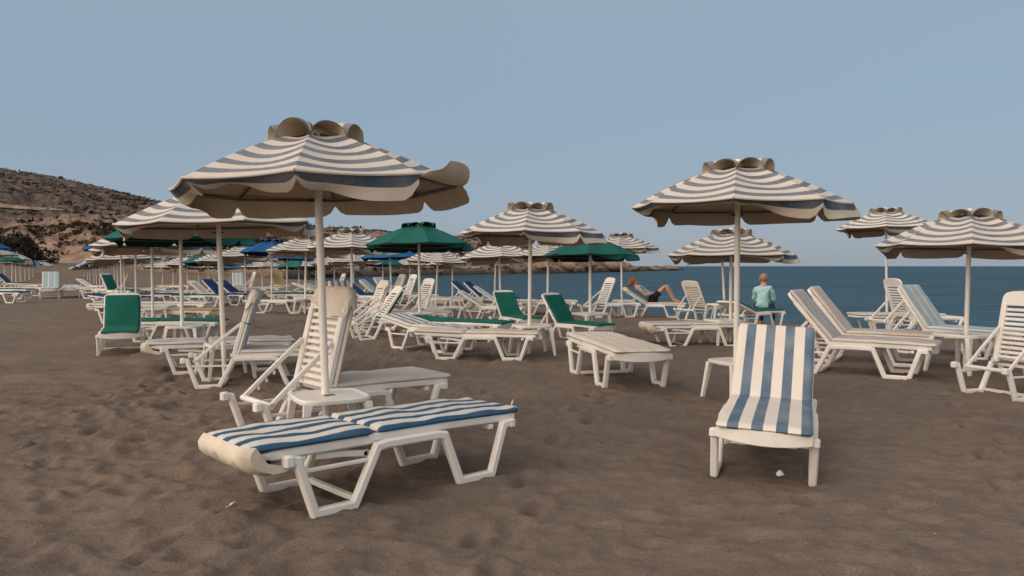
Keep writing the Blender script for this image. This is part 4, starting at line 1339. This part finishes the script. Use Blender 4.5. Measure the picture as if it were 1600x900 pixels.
# --- woman reclining: frame x towards her feet, z up, built round her hip
def reclining():
    X0 = wx(1012, 22.6); Y0 = 22.6
    root = empty('person', (X0, Y0, gz(X0, Y0) + 0.0), R(-6))
    tag(root, 'auburn haired woman in grey top and black shorts, reclining with knees up', 'person')
    hip = (0.12, 0, 0.52)
    th = R(36)
    def bk(s, n): return (hip[0] - s * math.cos(th) + n * math.sin(th) - .02, 0, hip[2] + s * math.sin(th) + n * math.cos(th) + .01)
    belly, chest, shl, neck = bk(.18, .01), bk(.36, .02), bk(.47, .02), bk(.55, .03)
    h0 = bk(.63, .07); hc = (h0[0] + .02, 0, h0[2] + .03); ht = (hc[0] - .02, 0, hc[2] + .085)
    J = [hip + (.115,), belly + (.10,), chest + (.105,), shl + (.085,), neck + (.052,), h0 + (.062,), hc + ((.085, .095),), ht + (.062,)]
    E = [(i, i + 1) for i in range(7)]
    hands = []
    for sy in (-1, 1):
        b = len(J)
        sh = (shl[0], sy * .17, shl[2]); el = (shl[0] + .20, sy * .245, shl[2] - .20); wr = (el[0] + .235, sy * .10, el[2] + .05)
        J += [sh + (.052,), lerp3(sh, el, .5) + (.044,), el + (.036,), lerp3(el, wr, .4) + (.036,), wr + (.025,)]
        E += [(3, b), (b, b + 1), (b + 1, b + 2), (b + 2, b + 3), (b + 3, b + 4)]
        hands.append(hand(wr, (0.8, -sy * .55, 0.05), sy, (0, 0, -1), 0.95))
        b = len(J)
        hp = (hip[0] + .02, sy * .095, hip[2]); kn = (hip[0] + .36 + (.06 if sy > 0 else 0), sy * .10, hip[2] + .36); an = (hip[0] + .60 + (.05 if sy > 0 else 0), sy * .11, hip[2] - .05); to = (an[0] + .16, sy * .12, an[2] - .045)
        J += [hp + (.085,), lerp3(hp, kn, .5) + (.074,), kn + (.055,), lerp3(kn, an, .35) + (.054,), an + (.034,), lerp3(an, to, .5) + (.034,), to + (.022,)]
        E += [(0, b), (b, b + 1), (b + 1, b + 2), (b + 2, b + 3), (b + 3, b + 4), (b + 4, b + 5), (b + 5, b + 6)]
    body = skin_mesh('body', J, E, M['skin'])
    f, e, l = head_parts(hc, (.75, 0, .35), (-.35, 0, .8))
    me = merge('body', [body] + hands + [f, e, l], [M['skin']] + [M['skin']] * 2 + [M['skin'], M['dark'], lipmat])
    link('body', me, root)
    # clothing: skinned a little wider than the body
    JT = [(hip[0] - .03, 0, hip[2] + .03, .130), belly + (.122,), chest + (.130,), shl + (.105,), bk(.515, .03) + (.075,)]
    ET = [(i, i + 1) for i in range(4)]
    for sy in (-1, 1):
        b = len(JT)
        sh = (shl[0], sy * .17, shl[2]); el = (shl[0] + .20, sy * .245, shl[2] - .20); wr = (el[0] + .20, sy * .125, el[2] + .04)
        JT += [sh + (.066,), lerp3(sh, el, .5) + (.060,), el + (.053,), wr + (.040,)]
        ET += [(3, b), (b, b + 1), (b + 1, b + 2), (b + 2, b + 3)]
    link('shirt', skin_mesh('shirt', JT, ET, M['grey_shirt'], wide=1.1, fold=0.012), root)
    JS = [hip + (.135,)]; ES = []
    for sy in (-1, 1):
        b = len(JS)
        hp = (hip[0] + .02, sy * .095, hip[2]); kn = (hip[0] + .36 + (.06 if sy > 0 else 0), sy * .10, hip[2] + .36)
        JS += [hp + (.108,), lerp3(hp, kn, .35) + (.098,), lerp3(hp, kn, .58) + (.092,)]; ES += [(0, b), (b, b + 1), (b + 1, b + 2)]
    link('shorts', skin_mesh('shorts', JS, ES, M['black_cloth']), root)
    hb = ball((hc[0] - .062, 0, hc[2] + .022), .104, 3, .10, 12, (1.0, .98, 1.02))
    hb2 = ball((hc[0] - .13, 0, hc[2] - .055), .085, 5, .22, 10, (1.0, 1.2, 1.0))
    mbh = MB()
    for q in (hb, hb2): mbh.add(q.v, q.f)
    mbh.build('hair', M['hair_red'], root, 180)
    g = MB()
    c = Vector(hc); ff = Vector((.75, 0, .35)).normalized(); uu = Vector((-.35, 0, .8)).normalized()
    for sy in (-1, 1):
        e = c + Vector((0, sy * .034, 0)) + ff * .093 + uu * .014
        g.tube([e - ff * .004, e + ff * .004], .023, 10)
        g.tube([e + Vector((0, sy * .02, 0)), c + Vector((0, sy * .088, 0)) + uu * .016], .004, 5)
    g.build('sunglasses', M['dark'], root)
reclining()

# --- person sitting with their back to us on the low lounger's foot end
def sitting():
    X0 = wx(1191, 18.2) + .02; Y0 = 18.2
    root = empty('person', (X0, Y0, gz(X0, Y0) - .08), R(62))
    tag(root, 'person in a loose aqua shirt with short fair hair, seated facing the sea', 'person')
    # local x = facing direction
    hip = (0, 0, .50); J = []
    belly, chest, shl, neck, jaw, hc = (.00, 0, .66), (.02, 0, .84), (.035, 0, .955), (.055, 0, 1.04), (.085, 0, 1.105), (.090, 0, 1.165)
    J = [hip + (.125,), belly + (.105,), chest + (.11,), shl + (.085,), neck + (.055,), jaw + (.066,), hc + ((.085, .095),), (.08, 0, 1.245, .06)]
    E = [(i, i + 1) for i in range(7)]; hands = []
    for sy in (-1, 1):
        b = len(J)
        sh = (shl[0], sy * .15, shl[2] - .005); el = (.14, sy * .19, .70); wr = (.32, sy * .16, .60)
        J += [sh + (.055,), lerp3(sh, el, .5) + (.046,), el + (.038,), lerp3(el, wr, .4) + (.037,), wr + (.026,)]
        E += [(3, b), (b, b + 1), (b + 1, b + 2), (b + 2, b + 3), (b + 3, b + 4)]
        hands.append(hand(wr, (.9, -sy * .3, -.15), sy, (0, 0, -1)))
        b = len(J)
        hp = (.03, sy * .10, .50); kn = (.45, sy * .13, .52); an = (.48, sy * .13, .09); to = (.63, sy * .15, .04)
        J += [hp + (.09,), lerp3(hp, kn, .5) + (.078,), kn + (.058,), lerp3(kn, an, .35) + (.056,), an + (.037,), lerp3(an, to, .5) + (.036,), to + (.024,)]
        E += [(0, b), (b, b + 1), (b + 1, b + 2), (b + 2, b + 3), (b + 3, b + 4), (b + 4, b + 5), (b + 5, b + 6)]
    body = skin_mesh('body', J, E, M['skin'])
    f, e, l = head_parts(hc, (1, 0, 0), (0, 0, 1))
    link('body', merge('body', [body] + hands + [f, e, l], [M['skin']] * 4 + [M['dark'], lipmat]), root)
    JT = [(-.01, 0, .475, .178), (-.005, 0, .60, .160), (.0, 0, .74, .142), (.02, 0, .86, .138), (.035, 0, .955, .105), (.05, 0, 1.005, .072)]
    ET = [(i, i + 1) for i in range(5)]
    for sy in (-1, 1):
        b = len(JT)
        sh = (shl[0], sy * .15, shl[2] - .005); el = (.14, sy * .195, .70); wr = (.27, sy * .175, .615)
        JT += [sh + (.072,), lerp3(sh, el, .5) + (.070,), el + (.066,), wr + (.052,)]
        ET += [(4, b), (b, b + 1), (b + 1, b + 2), (b + 2, b + 3)]
    link('shirt', skin_mesh('shirt', JT, ET, M['aqua_shirt'], wide=1.04, sub=3, fold=0.014), root)
    JS = [hip + (.140,)]; ES = []
    for sy in (-1, 1):
        b = len(JS); hp = (.03, sy * .10, .50); kn = (.45, sy * .13, .52); an = (.48, sy * .13, .09)
        JS += [hp + (.102,), lerp3(hp, kn, .5) + (.092,), kn + (.074,), lerp3(kn, an, .4) + (.070,), lerp3(kn, an, .8) + (.058,)]
        ES += [(0, b), (b, b + 1), (b + 1, b + 2), (b + 2, b + 3), (b + 3, b + 4)]
    link('trousers', skin_mesh('trousers', JS, ES, M['dark_trousers']), root)
    ball((.070, 0, 1.195), .108, 7, .07, 12, (1.0, .92, .95)).build('hair', M['hair_fair'], root, 180)
sitting()

# ================================================================== SAND
xs = axis(-4.6, 4.6, 0.032, -260, 330, 1.055)
ys = axis(3.3, 8.6, 0.028, -40, 420, 1.05)
X, Y = np.meshgrid(xs, ys)
Z = sand_height(X, Y)
rnd = random.Random(3)
def dent(cx, cy, rx, ry, rot, depth):
    global Z
    i0, i1 = np.searchsorted(xs, [cx - 0.6, cx + 0.6]); j0, j1 = np.searchsorted(ys, [cy - 0.6, cy + 0.6])
    if i1 <= i0 or j1 <= j0: return
    sx = X[j0:j1, i0:i1] - cx; sy = Y[j0:j1, i0:i1] - cy
    c, s = math.cos(rot), math.sin(rot)
    u = (sx * c + sy * s) / rx; v = (-sx * s + sy * c) / ry
    d = np.sqrt(u * u + v * v)
    Z[j0:j1, i0:i1] += -depth * np.exp(-(d ** 2) * 1.6) + 0.38 * depth * np.exp(-((d - 1.45) ** 2) * 6)
for _ in range(560):
    cy = 3.2 + 13 * rnd.random() ** 1.4
    cx = rnd.uniform(-0.72, 0.72) * cy
    if cx > 0 and rnd.random() < 0.45: continue
    dent(cx, cy, rnd.uniform(0.08, 0.17), rnd.uniform(0.05, 0.09), rnd.uniform(0, 3.14), rnd.uniform(0.010, 0.034) * (1.0 if cx < 0 else 0.75))
# a few tracks of footprints
for (x0, y0, x1, y1, n) in ((-2.9, 3.4, -4.6, 11.5, 15), (-0.2, 3.6, 1.2, 9.5, 11), (2.6, 3.6, 4.6, 8.2, 10), (0.6, 4.4, 3.4, 4.9, 7), (-3.9, 5.5, -1.7, 7.6, 5)):
    for k in range(n):
        t = (k + rnd.uniform(-.15, .15)) / n
        ang = math.atan2(y1 - y0, x1 - x0)
        off = 0.10 * (1 if k % 2 else -1)
        dent(x0 + (x1 - x0) * t - math.sin(ang) * off, y0 + (y1 - y0) * t + math.cos(ang) * off, 0.155, 0.062, ang + rnd.uniform(-.2, .2), rnd.uniform(0.042, 0.066))
G0 = ground_macro(X, Y)
for fx, fy, fg, real in FEET:
    i0, i1 = np.searchsorted(xs, [fx - 0.6, fx + 0.6]); j0, j1 = np.searchsorted(ys, [fy - 0.6, fy + 0.6])
    if i1 <= i0 or j1 <= j0: continue
    r2 = (X[j0:j1, i0:i1] - fx) ** 2 + (Y[j0:j1, i0:i1] - fy) ** 2
    k = np.exp(-r2 / 0.16 ** 2)
    Z[j0:j1, i0:i1] += (fg - Z[j0:j1, i0:i1]) * k
    if real:
        r = np.sqrt(r2)
        Z[j0:j1, i0:i1] += 0.020 * np.exp(-((r - 0.085) / 0.035) ** 2) * (1 + 0.8 * vnoise(X[j0:j1, i0:i1] * 14, Y[j0:j1, i0:i1] * 14, 5)) - 0.012 * np.exp(-r2 / 0.05 ** 2)
nx, ny = len(xs), len(ys)
verts = np.stack([X.ravel(), Y.ravel(), Z.ravel()], 1)
ii, jj = np.meshgrid(np.arange(nx - 1), np.arange(ny - 1))
b = (jj * nx + ii).ravel()
faces = np.stack([b, b + 1, b + nx + 1, b + nx], 1)
me = bpy.data.meshes.new('sand')
me.from_pydata(verts.tolist(), [], faces.tolist())
me.polygons.foreach_set('use_smooth', [True] * len(me.polygons))
m, nt, bs = newmat('sand')
bs.inputs['Roughness'].default_value = 0.95; bs.inputs['Specular IOR Level'].default_value = 0.08
n1 = noise(nt, 0.55, 6, 0.6); n2 = noise(nt, 150.0, 3, 0.75); n3 = noise(nt, 4.5, 4, 0.6)
c1 = ramp(nt, n1.outputs[0], [(0.30, (0.165, 0.129, 0.102)), (0.70, (0.212, 0.166, 0.132))])
c3 = ramp(nt, n3.outputs[0], [(0.30, (0.82, 0.82, 0.82)), (0.72, (1.12, 1.10, 1.08))])
c2 = ramp(nt, n2.outputs[0], [(0.34, (0.62, 0.62, 0.63)), (0.52, (1.0, 1.0, 1.0)), (0.70, (1.36, 1.33, 1.28))])
cc = mixc(nt, 1.0, c1.outputs[0], c2.outputs[0], 'MULTIPLY')
cc = mixc(nt, 1.0, cc, c3.outputs[0], 'MULTIPLY')
# damp strip next to the water
geo = N(nt, 'ShaderNodeNewGeometry'); sp = N(nt, 'ShaderNodeSeparateXYZ'); nt.links.new(geo.outputs['Position'], sp.inputs[0])
wet = N(nt, 'ShaderNodeMapRange'); wet.inputs['From Min'].default_value = -0.40; wet.inputs['From Max'].default_value = -0.24
wet.inputs['To Min'].default_value = 0.55; wet.inputs['To Max'].default_value = 1.0
nt.links.new(sp.outputs['Z'], wet.inputs['Value'])
hs = N(nt, 'ShaderNodeHueSaturation'); nt.links.new(cc, hs.inputs['Color']); nt.links.new(wet.outputs[0], hs.inputs['Value'])
nt.links.new(hs.outputs[0], bs.inputs['Base Color'])
nb = noise(nt, 22.0, 6, 0.68)
bump(nt, nb.outputs[0], 0.65, 0.026, bs)
me.materials.append(m)
sand = link('sand', me); tag(sand, kind='structure')

# ================================================================== LITTER ON THE SAND
def ground_hit(px, py):
    d = 5.0
    for _ in range(20):
        z = float(Z[min(ny - 1, int(np.searchsorted(ys, d))), min(nx - 1, int(np.searchsorted(xs, wx(px, d))))])
        v = (450 - py) / F
        k = -math.sin(PITCH) + v * math.cos(PITCH)
        t = (z - EYE) / k
        d = t * (math.cos(PITCH) + v * math.sin(PITCH))
    return wx(px, d), d, z
x, y, z = ground_hit(1222, 746)
mb = MB()
mb.add([(-.022, -.012, 0), (.004, -.02, .006), (.024, -.006, .004), (.018, .014, .02), (-.006, .018, .026), (-.024, .008, .012), (0, 0, .034)], [(0, 1, 6), (1, 2, 6), (2, 3, 6), (3, 4, 6), (4, 5, 6), (5, 0, 6), (5, 4, 3, 2, 1, 0)])
o = mb.build('plastic_scrap', mat_plain('scrap', (0.8, 0.78, 0.75), None, 0.5)); o.location = (x, y, z + .012); o.scale = (1.15,) * 3
tag(o, 'small white plastic scrap on the sand before the striped chair', 'litter')
def feather(px, py, ln, rot, lb, mat, tilt):
    x, y, z = ground_hit(px, py)
    mb = MB(); P = [[(-ln / 2 + ln * i / 8, s * .010 * math.sin(math.pi * (i / 8) ** .7), .006 + .006 * math.sin(3 * i / 8) + (.003 if s == 0 else 0)) for i in range(9)] for s in (-1, 0, 1)]
    mb.grid(P); mb.tube([(-ln / 2 - .02, 0, .008), (0, 0, .014), (ln / 2, 0, .010)], .002, 5)
    o = mb.build('feather', mat, smooth=60); o.location = (x, y, z + .03); o.rotation_euler = (0, R(tilt), R(rot)); tag(o, lb, 'feather')
rnd = random.Random(77)
pm = MB()
for _ in range(420):
    d = 3.6 + 7 * rnd.random() ** 1.3; x = rnd.uniform(-.66, .66) * d
    i = min(nx - 1, int(np.searchsorted(xs, x))); j = min(ny - 1, int(np.searchsorted(ys, d)))
    z = float(Z[j, i]); s = rnd.uniform(.002, .0055) * (1.8 if rnd.random() < .06 else 1)
    pts = [Vector((rnd.uniform(-1, 1), rnd.uniform(-1, 1), 0)).normalized() * s * rnd.uniform(.7, 1.3) for _ in range(5)]
    pts.sort(key=lambda p: math.atan2(p.y, p.x))
    b = [(x + p.x, d + p.y, z + .001) for p in pts] + [(x, d, z + .002 + s * .8)]
    pm.add(b, [(q, (q + 1) % 5, 5) for q in range(5)], 0 if rnd.random() < .6 else 1)
tag(pm.build('pebbles', [mat_plain('dark_pebble', (0.055, 0.045, 0.038)), mat_plain('pale_pebble', (0.33, 0.28, 0.23))], smooth=0), kind='stuff')
fm = mat_plain('feather_vane', (0.72, 0.67, 0.58), None, 0.7)
feather(801, 634, .075, 60, 'white feather standing in the sand beside the nearest flat lounger', fm, -50)
feather(360, 797, .045, 50, 'pale twig lying on the trodden sand in the lower left', fm, -20)  # a twig, built with the feather shape

# ================================================================== LIGHT, SKY, CAMERA
SUN_AZ = 232.0   # compass bearing of the glow, 0 = +Y, clockwise: behind and to the left
SUN_EL = 20.0
VEIL = [(3.45, 4.0, 4.75), (3.20, 4.05, 5.05), (3.02, 4.08, 5.30), (3.6, 4.4, 5.2), (4.4, 4.8, 5.3)]
GLOW = (17.5, 13.8, 10.6)
w = bpy.data.worlds.new('World'); S.world = w; w.use_nodes = True
nt = w.node_tree; bg = nt.nodes['Background']
sky = N(nt, 'ShaderNodeTexSky', sky_type='NISHITA'); sky.sun_disc = False
sky.sun_elevation = R(SUN_EL); sky.sun_rotation = R(SUN_AZ)
sky.air_density = 1.0; sky.dust_density = 1.6; sky.ozone_density = 1.5
# dusk: even grey blue over the sea, the after-glow behind and to the left of the camera
tc = N(nt, 'ShaderNodeTexCoord'); sp = N(nt, 'ShaderNodeSeparateXYZ'); nt.links.new(tc.outputs['Generated'], sp.inputs[0])
veil = ramp(nt, sp.outputs['Z'], [(0.0, VEIL[0]), (0.08, VEIL[1]), (0.20, VEIL[2]), (0.45, VEIL[3]), (1.0, VEIL[4])])
mx = mixc(nt, 0.85, sky.outputs[0], veil.outputs[0])
gd = N(nt, 'ShaderNodeVectorMath', operation='DOT_PRODUCT'); nt.links.new(tc.outputs['Generated'], gd.inputs[0])
gd.inputs[1].default_value = (math.sin(R(SUN_AZ)) * 0.94, math.cos(R(SUN_AZ)) * 0.94, 0.34)
gm = N(nt, 'ShaderNodeMapRange', interpolation_type='SMOOTHSTEP'); gm.inputs['From Min'].default_value = 0.12; gm.inputs['From Max'].default_value = 1.0
nt.links.new(gd.outputs['Value'], gm.inputs['Value'])
glow = mixc(nt, gm.outputs[0], (0, 0, 0), GLOW)
mx = mixc(nt, 1.0, mx, glow, 'ADD')
nt.links.new(mx, bg.inputs['Color'])
bg.inputs['Strength'].default_value = 0.10

sl = bpy.data.lights.new('sun', 'SUN'); sl.energy = 0.6; sl.angle = R(60); sl.color = (1.0, 0.83, 0.66)
so = bpy.data.objects.new('sun', sl); COL.objects.link(so)
az = R(SUN_AZ); el = R(SUN_EL + 12)
dirv = Vector((math.sin(az) * math.cos(R(SUN_EL)), math.cos(az) * math.cos(R(SUN_EL)), math.sin(R(SUN_EL))))
so.rotation_euler = dirv.to_track_quat('Z', 'Y').to_euler()

cam = bpy.data.cameras.new('camera'); co = bpy.data.objects.new('camera', cam); COL.objects.link(co)
cam.sensor_fit = 'HORIZONTAL'; cam.sensor_width = 36.0; cam.lens = 36.0 * F / 1600.0
cam.clip_start = 0.1; cam.clip_end = 200000
co.location = (0, 0, EYE); co.rotation_euler = (math.pi / 2 - PITCH, 0, 0)
S.camera = co
S.view_settings.view_transform = 'Standard'; S.view_settings.look = 'None'; S.view_settings.gamma = 1.0
S.view_settings.exposure = 0.0; S.view_settings.use_curve_mapping = False
S.render.engine = 'CYCLES'
S.cycles.use_denoising = True
S.cycles.max_bounces = 6; S.cycles.diffuse_bounces = 3; S.cycles.glossy_bounces = 3
S.cycles.use_adaptive_sampling = True; S.cycles.adaptive_threshold = 0.02
